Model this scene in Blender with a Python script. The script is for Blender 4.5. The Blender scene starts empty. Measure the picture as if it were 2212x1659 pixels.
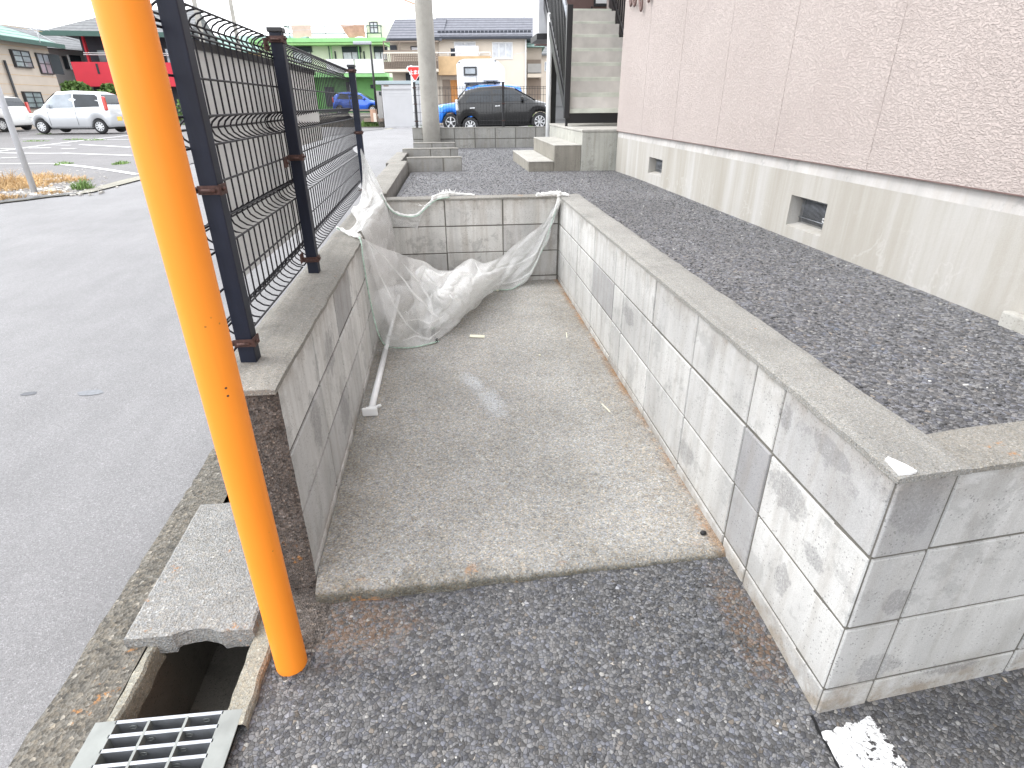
import bpy, bmesh, math, random
from mathutils import Vector, Matrix, noise
R = random.Random(7)
scene = bpy.context.scene
COL = scene.collection
# ------------------------------------------------------------------ camera, world, sun, exposure
PITCH, YAW, ROLL, FPX = math.radians(26.151), math.radians(5.556), math.radians(-0.386), 1234.19
CAM = Vector((0, 0, 1.3))
fw = Vector((math.sin(YAW)*math.cos(PITCH), math.cos(YAW)*math.cos(PITCH), -math.sin(PITCH)))
r0 = Vector((math.cos(YAW), -math.sin(YAW), 0)); u0 = r0.cross(fw)
rt = r0*math.cos(ROLL)+u0*math.sin(ROLL); up = -r0*math.sin(ROLL)+u0*math.cos(ROLL)
cd = bpy.data.cameras.new('camera'); cam = bpy.data.objects.new('camera', cd); COL.objects.link(cam)
m = Matrix((rt, up, -fw)).transposed().to_4x4(); m.translation = CAM; cam.matrix_world = m
cd.sensor_width = 36; cd.lens = FPX/2212*36; cd.clip_start = .02; cd.clip_end = 2000
scene.camera = cam
scene.view_settings.view_transform = 'Standard'; scene.view_settings.look = 'None'
scene.view_settings.exposure = 1.38; scene.view_settings.gamma = 1
SUN_EL, SUN_AZ = math.radians(52), math.radians(-75)      # azimuth from +Y, negative = to the left
w = bpy.data.worlds.new('World'); scene.world = w; w.use_nodes = True
nt = w.node_tree; nt.nodes.clear()
o_ = nt.nodes.new('ShaderNodeOutputWorld'); bg = nt.nodes.new('ShaderNodeBackground'); sky = nt.nodes.new('ShaderNodeTexSky')
sky.sky_type = 'NISHITA'; sky.sun_disc = False; sky.sun_elevation = SUN_EL; sky.sun_rotation = SUN_AZ
sky.dust_density = 4; sky.air_density = 1.2
mx = nt.nodes.new('ShaderNodeMix'); mx.data_type = 'RGBA'; mx.inputs[0].default_value = .86     # cloud cover over the clear sky
nt.links.new(sky.outputs[0], mx.inputs[6]); mx.inputs[7].default_value = (12.0, 12.2, 12.6, 1)
nt.links.new(mx.outputs[2], bg.inputs[0]); bg.inputs[1].default_value = .108
nt.links.new(bg.outputs[0], o_.inputs[0])
sd = bpy.data.lights.new('sun', 'SUN'); sd.energy = .6; sd.angle = math.radians(14); sd.color = (1, .98, .95)
sun = bpy.data.objects.new('sun', sd); COL.objects.link(sun)
sdir = Vector((math.sin(SUN_AZ)*math.cos(SUN_EL), math.cos(SUN_AZ)*math.cos(SUN_EL), math.sin(SUN_EL)))
sun.rotation_euler = sdir.to_track_quat('Z', 'Y').to_euler(); sun.location = (0, 0, 20)

# ------------------------------------------------------------------ measuring helpers: a sight line of the photo meets a real plane
def ray(px, py):
    return fw + rt*((px-1106)/FPX) - up*((py-829.5)/FPX)
def onz(px, py, z):
    d = ray(px, py); return CAM + d*((z-CAM.z)/d.z)
def onx(px, py, x):
    d = ray(px, py); return CAM + d*((x-CAM.x)/d.x)
def ony(px, py, y):
    d = ray(px, py); return CAM + d*((y-CAM.y)/d.y)
def aw(px, py, w_):
    return CAM + ray(px, py)*w_
def lerp(a, b, t): return a+(b-a)*t
def sm(t): t = max(0, min(1, t)); return t*t*(3-2*t)

# ------------------------------------------------------------------ node helpers
def mat(name):
    m = bpy.data.materials.new(name); m.use_nodes = True
    nt = m.node_tree; b = nt.nodes['Principled BSDF']; return m, nt, b
def N(nt, typ, **kw):
    n = nt.nodes.new('ShaderNode'+typ)
    for k, v in kw.items():
        if k.startswith('i_'):
            key = k[2:]; key = int(key) if key.isdigit() else key.replace('_', ' ')
            if isinstance(v, bpy.types.NodeSocket): nt.links.new(v, n.inputs[key])
            else: n.inputs[key].default_value = v
        else: setattr(n, k, v)
    return n
def pos(nt, scale=(1, 1, 1), loc=(0, 0, 0)):
    g = N(nt, 'NewGeometry'); mp = N(nt, 'Mapping', i_0=g.outputs['Position']); mp.inputs['Scale'].default_value = scale
    mp.inputs['Location'].default_value = loc
    return mp.outputs[0]
def noi(nt, vec, scale, detail=4, rough=.55, dist=0):
    return N(nt, 'TexNoise', i_Vector=vec, i_Scale=scale, i_Detail=detail, i_Roughness=rough, i_Distortion=dist).outputs[0]
def ramp(nt, fac, stops, interp='LINEAR'):
    n = N(nt, 'ValToRGB', i_0=fac); r = n.color_ramp; r.interpolation = interp
    while len(r.elements) < len(stops): r.elements.new(.5)
    for e, (p, c) in zip(r.elements, stops):
        e.position = p; e.color = (c, c, c, 1) if not hasattr(c, '__len__') else (*c, 1)
    return n.outputs[0]
def mixc(nt, f, a, b, mode='MIX'):
    n = N(nt, 'Mix', data_type='RGBA', blend_type=mode)
    for i, v in ((0, f), (6, a), (7, b)):
        if isinstance(v, bpy.types.NodeSocket): nt.links.new(v, n.inputs[i])
        elif i == 0: n.inputs[0].default_value = v
        else: n.inputs[i].default_value = (*v, 1)
    return n.outputs[2]
def mth(nt, op, a, b=0., c=None, clamp=False):
    n = N(nt, 'Math', operation=op); n.use_clamp = clamp
    for i, v in enumerate((a, b, c)):
        if v is None: continue
        if isinstance(v, bpy.types.NodeSocket): nt.links.new(v, n.inputs[i])
        else: n.inputs[i].default_value = v
    return n.outputs[0]
def bump(nt, b, h, strength=.5, dist=.003):
    n = N(nt, 'Bump', i_Height=h, i_Strength=strength, i_Distance=dist); nt.links.new(n.outputs[0], b.inputs['Normal']); return n
def sep(nt, vec):
    n = N(nt, 'SeparateXYZ', i_0=vec); return n.outputs
def simple(name, col, rough=.6, metal=0, var=.12, vs=8, coat=0, bmp=0):
    m, nt, b = mat(name)
    f = noi(nt, pos(nt), vs, 5)
    c = mixc(nt, ramp(nt, f, [(.3, 0), (.7, 1)]), tuple(x*(1-var) for x in col), tuple(min(1, x*(1+var)) for x in col))
    nt.links.new(c, b.inputs['Base Color']); b.inputs['Roughness'].default_value = rough; b.inputs['Metallic'].default_value = metal
    if coat: b.inputs['Coat Weight'].default_value = coat; b.inputs['Coat Roughness'].default_value = .05
    if bmp: bump(nt, b, noi(nt, pos(nt), 260, 3), bmp, .002)
    return m

# stones set in dark binder, as on the lot and the yard
def stones(name, scale, lo, mid, hi, binder, far=False, rust=True, blue=False, bstr=.9):
    m, nt, b = mat(name)
    p = pos(nt)
    wob = N(nt, 'TexNoise', i_Vector=p, i_Scale=scale*.55, i_Detail=2).outputs[1]
    add = N(nt, 'VectorMath', operation='MULTIPLY_ADD', i_0=wob); add.inputs[1].default_value = (.5/scale,)*3; nt.links.new(p, add.inputs[2])
    p2 = add.outputs[0]
    v = N(nt, 'TexVoronoi', i_Vector=p2, i_Scale=scale, i_Randomness=1.)
    e = N(nt, 'TexVoronoi', i_Vector=p2, i_Scale=scale, feature='DISTANCE_TO_EDGE')
    cs = sep(nt, v.outputs['Color'])
    col = ramp(nt, cs[0], [(0, lo), (.4, mid), (.85, hi), (.965, hi), (.985, (.20, .195, .185)), (1, (.34, .335, .32))])
    tint = ramp(nt, cs[1], [(0, (.92, .96, 1.1)), (.5, (1, 1, 1)), (.95, (1.03, 1, .97)), (1, (1.22, 1.05, .86))])
    col = mixc(nt, 1, col, tint, 'MULTIPLY')
    fine = noi(nt, p, scale*5, 3, .7)
    col = mixc(nt, 1, col, ramp(nt, fine, [(.3, .62), (.7, 1.4)]), 'MULTIPLY')
    edge = ramp(nt, e.outputs[0], [(.0, .15), (.07, 1)])
    big = noi(nt, p, 1.3, 5, .6)
    bmask = mth(nt, 'MULTIPLY', edge, ramp(nt, noi(nt, p, scale*.35, 3), [(.25, .7), (.4, 1)]))
    col = mixc(nt, bmask, binder, col)
    col = mixc(nt, 1, col, ramp(nt, big, [(.25, .8), (.75, 1.22)]), 'MULTIPLY')
    if rust:
        rm = mth(nt, 'MULTIPLY', ramp(nt, noi(nt, p, 5, 6, .75), [(.64, 0), (.72, 1)]), ramp(nt, noi(nt, p, 60, 3), [(.45, 0), (.6, 1)]))
        col = mixc(nt, mth(nt, 'MULTIPLY', rm, .45), col, (.16, .075, .028))
    if rust and name.startswith('gravelly'):
        for (cx_, cy_, rx_, ry_) in ((-.33, 1.17, .22, .13), (.74, 1.05, .07, .22)):
            mp = N(nt, 'Mapping', i_0=p, vector_type='TEXTURE'); mp.inputs['Location'].default_value = (cx_, cy_, 0); mp.inputs['Scale'].default_value = (rx_, ry_, 1)
            dd = N(nt, 'VectorMath', operation='LENGTH', i_0=mp.outputs[0]).outputs['Value']
            dd = mth(nt, 'ADD', dd, mth(nt, 'MULTIPLY', mth(nt, 'SUBTRACT', noi(nt, p, 16, 6, .8), .5), 2.2))
            k_ = mth(nt, 'MULTIPLY', ramp(nt, dd, [(.5, 1), (1.1, 0)]), ramp(nt, noi(nt, p, 75, 3, .7), [(.44, 0), (.55, 1)]))
            col = mixc(nt, mth(nt, 'MULTIPLY', k_, .35), col, (.24, .11, .03))
            k2 = ramp(nt, dd, [(.6, .12), (1.4, 0)]); col = mixc(nt, k2, col, (.07, .055, .035))
    if blue:
        rm = mth(nt, 'MULTIPLY', ramp(nt, noi(nt, pos(nt, loc=(3, 1, 0)), 4, 5, .7), [(.63, 0), (.70, 1)]), ramp(nt, noi(nt, p, 50, 2), [(.45, 0), (.6, 1)]))
        col = mixc(nt, mth(nt, 'MULTIPLY', rm, .5), col, (.13, .18, .28))
    nt.links.new(col, b.inputs['Base Color'])
    # each stone has its own tilt
    rel = N(nt, 'VectorMath', operation='SUBTRACT', i_0=p2, i_1=v.outputs['Position'])
    rc = N(nt, 'VectorMath', operation='SUBTRACT', i_0=v.outputs['Color']); rc.inputs[1].default_value = (.5, .5, .5)
    dt = N(nt, 'VectorMath', operation='DOT_PRODUCT', i_0=rel.outputs[0], i_1=rc.outputs[0]).outputs['Value']
    h = mth(nt, 'ADD', mth(nt, 'MULTIPLY', ramp(nt, e.outputs[0], [(0, 0), (.1, .6), (.3, .85)]), 1.0), mth(nt, 'MULTIPLY', dt, scale*1.2))
    h = mth(nt, 'ADD', h, mth(nt, 'MULTIPLY', fine, .35))
    h = mth(nt, 'ADD', h, mth(nt, 'MULTIPLY', cs[2], .5))
    bump(nt, b, h, bstr, .32/scale)
    b.inputs['Roughness'].default_value = .72
    return m

M = {}
M['lot'] = stones('gravelly asphalt', 102, (.060, .060, .061), (.108, .108, .110), (.175, .175, .177), (.038, .038, .039), bstr=.75)
M['yard'] = stones('yard gravel', 88, (.075, .075, .078), (.138, .138, .142), (.225, .225, .229), (.042, .042, .044), blue=True, bstr=.7)

def asphalt(name, base, scale=260, patches=True):
    m, nt, b = mat(name); p = pos(nt)
    v = N(nt, 'TexVoronoi', i_Vector=p, i_Scale=scale)
    cs = sep(nt, v.outputs['Color'])
    col = ramp(nt, cs[0], [(0, tuple(x*.74 for x in base)), (.5, base), (.9, tuple(x*1.16 for x in base)), (1, tuple(min(.8, x*1.6) for x in base))])
    col = mixc(nt, 1, col, ramp(nt, noi(nt, p, 1.1, 6, .6), [(.3, .86), (.7, 1.12)]), 'MULTIPLY')
    col = mixc(nt, 1, col, ramp(nt, noi(nt, pos(nt, (1, .25, 1)), 7, 5, .6), [(.3, .93), (.7, 1.06)]), 'MULTIPLY')
    nt.links.new(col, b.inputs['Base Color']); b.inputs['Roughness'].default_value = .62
    h = mth(nt, 'ADD', v.outputs['Distance'], mth(nt, 'MULTIPLY', noi(nt, p, 75, 4, .65), 2.0))
    pit = ramp(nt, noi(nt, p, 120, 3, .6), [(.26, .55), (.36, 1)]); col2 = mixc(nt, 1, col, pit, 'MULTIPLY'); nt.links.new(col2, b.inputs['Base Color'])
    bump(nt, b, h, .5, .003)
    return m
M['road'] = asphalt('road asphalt', (.178, .176, .180), 300)
M['lotleft'] = asphalt('old parking asphalt', (.115, .11, .111), 120)

def concrete(name, base, dirt=(.2, .17, .12), speck=.5, streak=True, bstr=.5, agg=0, tone=False, lichen=.0, dirty=.5, pores=True, ztop=None, aggc=.6, blots=()):
    m, nt, b = mat(name); p = pos(nt)
    col = mixc(nt, ramp(nt, noi(nt, p, 3.1, 6, .62), [(.3, 0), (.7, 1)]), tuple(x*.83 for x in base), tuple(min(.9, x*1.12) for x in base))
    if tone:
        at = N(nt, 'Attribute', attribute_name='tone')
        col = mixc(nt, 1, col, ramp(nt, at.outputs['Fac'], [(0, (.50, .50, .53)), (.5, (.88, .88, .885)), (.8, (1.06, 1.06, 1.05)), (1, (1.2, 1.2, 1.19))]), 'MULTIPLY')
    # blotches
    bl = ramp(nt, noi(nt, p, 6.5, 9, .74, .25), [(.555, 0), (.60, 1)])
    col = mixc(nt, mth(nt, 'MULTIPLY', bl, dirty*.6), col, tuple(x*.5 for x in base))
    if streak:
        st = ramp(nt, noi(nt, pos(nt, (1, 1, .09)), 24, 5, .6), [(.46, 0), (.72, 1)])
        col = mixc(nt, mth(nt, 'MULTIPLY', st, dirty*.55), col, dirt)
        st2 = ramp(nt, noi(nt, pos(nt, (1, 1, .05), (4, 2, 1)), 9, 4, .6), [(.48, 0), (.7, 1)])
        col = mixc(nt, mth(nt, 'MULTIPLY', st2, dirty*.5), col, tuple(x*.55 for x in base))
    if ztop is not None:
        z = sep(nt, p)[2]
        g = N(nt, 'MapRange', i_0=z, i_1=ztop-.09, i_2=ztop+.01)
        gm = mth(nt, 'MULTIPLY', g.outputs[0], ramp(nt, noi(nt, p, 14, 6, .7), [(.38, 0), (.62, 1)]))
        col = mixc(nt, mth(nt, 'MULTIPLY', gm, .75), col, dirt)
        g2 = N(nt, 'MapRange', i_0=z, i_1=ztop-.56, i_2=ztop-.66)
        gm2 = mth(nt, 'MULTIPLY', g2.outputs[0], ramp(nt, noi(nt, p, 10, 6, .7), [(.4, 0), (.6, 1)]))
        col = mixc(nt, mth(nt, 'MULTIPLY', gm2, .6), col, (.2, .14, .07))
    if blots:
        tot = None
        wob = mth(nt, 'MULTIPLY', mth(nt, 'SUBTRACT', noi(nt, p, 13, 7, .78), .5), 2.4)
        for c_, r_ in blots:
            mp = N(nt, 'Mapping', i_0=p, vector_type='TEXTURE'); mp.inputs['Location'].default_value = c_; mp.inputs['Scale'].default_value = r_
            dd = N(nt, 'VectorMath', operation='LENGTH', i_0=mp.outputs[0]).outputs['Value']; tot = dd if tot is None else mth(nt, 'MINIMUM', tot, dd)
        bm_ = mth(nt, 'MULTIPLY', ramp(nt, mth(nt, 'ADD', tot, wob), [(.62, 1), (.86, 0)]), ramp(nt, noi(nt, p, 150, 4, .75), [(.36, .25), (.52, 1)]))
        col = mixc(nt, mth(nt, 'MULTIPLY', bm_, .55), col, (.19, .188, .19))
        sp_ = mth(nt, 'MULTIPLY', ramp(nt, noi(nt, p, 210, 3, .6), [(.66, 0), (.70, 1)]), ramp(nt, noi(nt, p, 9, 4), [(.42, 0), (.6, 1)]))
        col = mixc(nt, mth(nt, 'MULTIPLY', sp_, .5), col, (.12, .11, .10))
    fine = noi(nt, p, 420, 3, .7)
    col = mixc(nt, 1, col, ramp(nt, fine, [(.3, 1-.35*speck), (.7, 1+.3*speck)]), 'MULTIPLY')
    h = mth(nt, 'MULTIPLY', fine, .5)
    if agg:
        v = N(nt, 'TexVoronoi', i_Vector=p, i_Scale=agg); cs = sep(nt, v.outputs['Color'])
        col = mixc(nt, 1, col, ramp(nt, cs[0], [(0, 1-.5*aggc), (.35, 1-.15*aggc), (.85, 1+.12*aggc), (.95, 1+.3*aggc), (1, 1+.9*aggc)]), 'MULTIPLY')
        tn = ramp(nt, cs[1], [(0, (1.04, .99, .92)), (.5, (1, 1, 1)), (1, (.96, .99, 1.03))]); col = mixc(nt, 1, col, tn, 'MULTIPLY')
        h = mth(nt, 'ADD', h, mth(nt, 'MULTIPLY', v.outputs['Distance'], 1.2))
    if pores:
        v2 = N(nt, 'TexVoronoi', i_Vector=p, i_Scale=95)
        pm = mth(nt, 'MULTIPLY', mth(nt, 'LESS_THAN', v2.outputs['Distance'], .22), ramp(nt, noi(nt, p, 14, 4), [(.42, 0), (.56, 1)]))
        col = mixc(nt, mth(nt, 'MULTIPLY', pm, .6), col, tuple(x*.3 for x in base))
        h = mth(nt, 'SUBTRACT', h, mth(nt, 'MULTIPLY', pm, .8))
    if lichen:
        lm = mth(nt, 'MULTIPLY', ramp(nt, noi(nt, p, 7, 5, .7), [(.66-lichen*.1, 0), (.7-lichen*.08, 1)]), ramp(nt, noi(nt, p, 70, 4, .7), [(.48, 0), (.56, 1)]))
        col = mixc(nt, mth(nt, 'MULTIPLY', lm, .8), col, (.42, .19, .05))
    nt.links.new(col, b.inputs['Base Color']); b.inputs['Roughness'].default_value = .88
    bump(nt, b, h, bstr, .0035)
    return m
BL = [((.797, 1.10, .415), (1, .11, .055)), ((.797, .95, .345), (1, .06, .03)), ((.797, 1.03, .19), (1, .035, .06)), ((.797, 1.16, .60), (1, .03, .05)), ((.797, 1.68, .16), (1, .09, .06)), ((.797, 2.5, .40), (1, .12, .06)), ((.797, .98, .61), (1, .09, .035)),
      ((.86, .80, .60), (.08, 1, .09)), ((.92, .80, .12), (.07, 1, .055)), ((.90, .80, .33), (.05, 1, .05)), ((1.15, .83, .06), (.10, 1, .03)), ((-.46, 1.62, .40), (1, .07, .12)), ((-.46, 1.95, .50), (1, .10, .10)), ((-.46, 2.05, .2), (1, .12, .10))]
M['block'] = concrete('concrete block', (.53, .53, .52), (.24, .21, .17), .55, tone=True, ztop=.675, dirty=.62, blots=BL)
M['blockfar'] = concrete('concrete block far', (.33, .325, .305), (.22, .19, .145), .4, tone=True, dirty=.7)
M['blockback'] = concrete('stained block', (.58, .57, .545), (.25, .20, .15), .5, tone=True, ztop=.675, dirty=.8, blots=[((.15, 4.4, .12), (.3, 1, .06))])
M['mortar'] = concrete('mortar', (.155, .148, .13), (.13, .12, .1), .6, dirty=.7, pores=False)
M['mortardark'] = concrete('dark mortar', (.085, .08, .07), (.05, .045, .04), .6, dirty=.7, pores=False)
M['coping'] = concrete('coping mortar', (.265, .255, .23), (.2, .17, .13), .7, streak=False, agg=330, lichen=.2, dirty=.6)
M['copinglight'] = concrete('coping mortar light', (.315, .31, .29), (.24, .2, .15), .8, streak=False, agg=380, lichen=.15, dirty=.45)
M['wallend'] = concrete('rough wall end', (.125, .108, .096), (.07, .05, .04), 1., streak=False, aggc=1.3, agg=170, lichen=.5, bstr=1., dirty=.7)
M['cover'] = concrete('cover slab', (.28, .278, .268), (.2, .17, .13), .9, streak=False, agg=170, lichen=.35, bstr=.9, dirty=.35)
M['gutter'] = concrete('gutter concrete', (.16, .148, .125), (.07, .06, .045), 1, streak=False, aggc=1.2, agg=120, lichen=.4, bstr=1., dirty=.9)
M['guttin'] = concrete('gutter inside', (.19, .178, .155), (.07, .06, .05), .8, streak=False, dirty=.7)
M['lip'] = concrete('gutter lip', (.29, .28, .235), (.2, .18, .12), .9, streak=False, agg=200, dirty=.4)
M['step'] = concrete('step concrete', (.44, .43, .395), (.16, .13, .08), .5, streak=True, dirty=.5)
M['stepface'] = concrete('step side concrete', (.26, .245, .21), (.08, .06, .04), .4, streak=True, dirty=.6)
M['platform'] = concrete('platform concrete', (.42, .42, .38), (.2, .18, .13), .4, dirty=.7)
M['polec'] = concrete('utility pole concrete', (.36, .345, .31), (.3, .27, .22), .25, dirty=.25, pores=False, bstr=.25)

def slabmat():
    m, nt, b = mat('slab concrete'); p = pos(nt); s = sep(nt, p)
    base = mixc(nt, ramp(nt, noi(nt, p, 2.2, 6, .6), [(.3, 0), (.7, 1)]), (.245, .241, .222), (.352, .347, .326))
    # dirt swept along the walls and the far end
    ex = N(nt, 'MapRange', i_0=s[0], i_1=.55, i_2=.8).outputs[0]
    em = mth(nt, 'MULTIPLY', ex, ramp(nt, noi(nt, p, 9, 5, .7), [(.35, .2), (.6, 1)]))
    base = mixc(nt, mth(nt, 'MULTIPLY', em, .35), base, (.16, .12, .075))
    er = N(nt, 'MapRange', i_0=s[0], i_1=.755, i_2=.79).outputs[0]
    em = mth(nt, 'MULTIPLY', er, ramp(nt, noi(nt, p, 6, 5, .7), [(.4, .0), (.58, 1)]))
    base = mixc(nt, mth(nt, 'MULTIPLY', em, .8), base, (.24, .13, .05))
    el = N(nt, 'MapRange', i_0=s[0], i_1=-.25, i_2=-.46).outputs[0]
    base = mixc(nt, mth(nt, 'MULTIPLY', mth(nt, 'MULTIPLY', el, ramp(nt, noi(nt, p, 6, 5, .7), [(.35, 0), (.6, 1)])), .45), base, (.12, .095, .06))
    ef = N(nt, 'MapRange', i_0=s[1], i_1=1.36, i_2=1.27).outputs[0]
    base = mixc(nt, mth(nt, 'MULTIPLY', mth(nt, 'MULTIPLY', ef, ramp(nt, noi(nt, p, 8, 5, .7), [(.38, 0.1), (.6, 1)])), .55), base, (.09, .075, .045))
    zf_ = N(nt, 'MapRange', i_0=s[2], i_1=.031, i_2=.016).outputs[0]
    base = mixc(nt, mth(nt, 'MULTIPLY', zf_, .75), base, (.085, .08, .06))
    v = N(nt, 'TexVoronoi', i_Vector=p, i_Scale=230); cs = sep(nt, v.outputs['Color'])
    base = mixc(nt, 1, base, ramp(nt, cs[0], [(0, .55), (.3, .86), (.8, 1.1), (.94, 1.25), (1, 1.6)]), 'MULTIPLY')
    base = mixc(nt, 1, base, ramp(nt, cs[1], [(0, (1.12, .98, .82)), (.5, (1, 1, 1)), (1, (.92, .97, 1.08))]), 'MULTIPLY')
    v2 = N(nt, 'TexVoronoi', i_Vector=p, i_Scale=90); c2 = sep(nt, v2.outputs['Color'])
    base = mixc(nt, 1, base, ramp(nt, c2[0], [(0, .75), (.2, 1), (.9, 1.02), (1, 1.25)]), 'MULTIPLY')
    # the chalky patch spilled on the floor: a bent stroke
    def blob(cx, cy, rx, ry, ang):
        mp = N(nt, 'Mapping', i_0=p, vector_type='TEXTURE'); mp.inputs['Location'].default_value = (cx, cy, .04)
        mp.inputs['Rotation'].default_value = (0, 0, ang); mp.inputs['Scale'].default_value = (rx, ry, 1)
        return N(nt, 'VectorMath', operation='LENGTH', i_0=mp.outputs[0]).outputs['Value']
    d = mth(nt, 'MINIMUM', blob(.055, 2.60, .055, .15, .35), blob(.135, 2.38, .065, .19, .25))
    d = mth(nt, 'ADD', d, mth(nt, 'MULTIPLY', mth(nt, 'SUBTRACT', noi(nt, p, 22, 6, .8), .5), 1.6))
    wm = mth(nt, 'MULTIPLY', ramp(nt, d, [(.35, 1), (1.15, 0)]), ramp(nt, noi(nt, p, 210, 3, .75), [(.46, 0), (.54, 1)]))
    base = mixc(nt, mth(nt, 'MULTIPLY', wm, .8), base, (.52, .54, .57))
    lm = mth(nt, 'MULTIPLY', ramp(nt, noi(nt, p, 9, 5, .7), [(.6, 0), (.66, 1)]), mth(nt, 'MAXIMUM', er, ef))
    base = mixc(nt, mth(nt, 'MULTIPLY', lm, .7), base, (.4, .17, .04))
    nt.links.new(base, b.inputs['Base Color']); b.inputs['Roughness'].default_value = .85
    h = mth(nt, 'ADD', v.outputs['Distance'], mth(nt, 'MULTIPLY', noi(nt, p, 60, 4), 1.5))
    bump(nt, b, h, .4, .003)
    return m
M['slab'] = slabmat()

def stucco():
    m, nt, b = mat('stucco siding'); p = pos(nt)
    col = mixc(nt, ramp(nt, noi(nt, p, 1.5, 4), [(.3, 0), (.7, 1)]), (.43, .37, .345), (.475, .415, .388))
    d1 = N(nt, 'TexNoise', i_Vector=pos(nt, (1, .62, 1.2)), i_Scale=112, i_Detail=2, i_Roughness=.5, i_Distortion=1.0).outputs[0]
    v = N(nt, 'TexVoronoi', i_Vector=p, i_Scale=150, feature='SMOOTH_F1').outputs[0]
    h = ramp(nt, d1, [(.42, 0), (.5, .75), (.64, 1)])
    stk = ramp(nt, noi(nt, pos(nt, (1, 1, .04)), 7, 5, .65), [(.5, 0), (.8, 1)]); col = mixc(nt, mth(nt, 'MULTIPLY', stk, .22), col, (.40, .33, .30))
    nt.links.new(mixc(nt, 1, col, ramp(nt, h, [(0, .95), (1, 1.03)]), 'MULTIPLY'), b.inputs['Base Color'])
    bump(nt, b, mth(nt, 'ADD', h, mth(nt, 'MULTIPLY', v, .25)), .85, .0045); b.inputs['Roughness'].default_value = .75
    return m
M['stucco'] = stucco()
def foundation():
    m, nt, b = mat('foundation render'); p = pos(nt)
    f = noi(nt, pos(nt, (1, 1, .07)), 5.5, 6, .62)
    col = ramp(nt, f, [(.25, (.32, .298, .255)), (.48, (.38, .362, .325)), (.62, (.44, .43, .41)), (.8, (.49, .487, .48))])
    g = ramp(nt, noi(nt, pos(nt, (1, 1, .05)), 26, 4, .6), [(.5, 0), (.72, 1)])
    col = mixc(nt, mth(nt, 'MULTIPLY', g, .35), col, (.48, .47, .45))
    wv = N(nt, 'TexNoise', i_Vector=p, i_Scale=3.2, i_Detail=7, i_Roughness=.55, i_Distortion=.6).outputs[0]
    vein = ramp(nt, mth(nt, 'ABSOLUTE', mth(nt, 'SUBTRACT', wv, .5)), [(0, 1), (.012, 0)])
    low = N(nt, 'MapRange', i_0=sep(nt, p)[2], i_1=.88, i_2=.7).outputs[0]
    cm = mth(nt, 'MULTIPLY', mth(nt, 'MULTIPLY', vein, low), ramp(nt, noi(nt, p, 1.3, 2), [(.48, 0), (.56, 1)]))
    col = mixc(nt, mth(nt, 'MULTIPLY', cm, .45), col, (.52, .51, .49))
    fine = noi(nt, p, 300, 3, .7); col = mixc(nt, 1, col, ramp(nt, fine, [(.3, .88), (.7, 1.1)]), 'MULTIPLY')
    nt.links.new(col, b.inputs['Base Color']); b.inputs['Roughness'].default_value = .9
    bump(nt, b, mth(nt, 'ADD', fine, mth(nt, 'MULTIPLY', noi(nt, p, 60, 4), 1)), .35, .003)
    return m
M['found'] = foundation()
M['bevel'] = concrete('white bevel', (.50, .487, .47), (.38, .33, .28), .3, dirty=.6, pores=False, bstr=.2)

def paintline():
    m, nt, b = mat('worn white paint'); p = pos(nt)
    v = N(nt, 'TexVoronoi', i_Vector=p, i_Scale=78, feature='DISTANCE_TO_EDGE').outputs[0]
    msk = mth(nt, 'ADD', mth(nt, 'MULTIPLY', noi(nt, p, 55, 4, .75), 1.0), mth(nt, 'MULTIPLY', noi(nt, p, 9, 3), .35))
    holes = ramp(nt, msk, [(.52, 1), (.60, 0)]); holes = ramp(nt, msk, [(.585, 0), (.64, 1)])
    col = mixc(nt, holes, (.04, .038, .04), (.78, .79, .8))
    nt.links.new(col, b.inputs['Base Color']); b.inputs['Roughness'].default_value = .6
    bump(nt, b, mth(nt, 'ADD', msk, mth(nt, 'MULTIPLY', v, 3)), .8, .004)
    return m
M['line'] = paintline()
M['lineold'] = simple('old road line', (.62, .62, .62), .8, var=.25, vs=20)
def orange():
    m, nt, b = mat('orange plastic sleeve'); p = pos(nt)
    col = mixc(nt, ramp(nt, noi(nt, pos(nt, (1, 1, .25)), 5, 4), [(.3, 0), (.7, 1)]), (.94, .275, .02), (.98, .325, .034))
    st = ramp(nt, noi(nt, pos(nt, (1, 1, .06)), 60, 3, .6), [(.6, 0), (.8, 1)])
    col = mixc(nt, mth(nt, 'MULTIPLY', st, .18), col, (.6, .2, .03))
    fl = mth(nt, 'MULTIPLY', mth(nt, 'LESS_THAN', N(nt, 'TexVoronoi', i_Vector=p, i_Scale=38).outputs[0], .085), ramp(nt, noi(nt, p, 7, 2), [(.6, 0), (.63, 1)]))
    col = mixc(nt, mth(nt, 'MULTIPLY', fl, .6), col, (.25, .1, .03))
    nt.links.new(col, b.inputs['Base Color']); b.inputs['Roughness'].default_value = .48
    b.inputs['Specular IOR Level'].default_value = .35
    bump(nt, b, noi(nt, pos(nt, (1, 1, .15)), 30, 3), .12, .003)
    return m
M['orange'] = orange()
def navy(name='navy powder coat', c=(.008, .011, .022)):
    m, nt, b = mat(name); p = pos(nt)
    col = mixc(nt, ramp(nt, noi(nt, pos(nt, (1, 1, .2)), 18, 5, .7), [(.4, 0), (.75, 1)]), c, tuple(x*1.7 for x in c))
    nt.links.new(col, b.inputs['Base Color']); b.inputs['Roughness'].default_value = .5; b.inputs['Specular IOR Level'].default_value = .3
    bump(nt, b, noi(nt, p, 400, 2), .08, .001); return m
M['navy'] = navy(); M['wire'] = navy('dark wire coat', (.012, .0115, .015))
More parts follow.
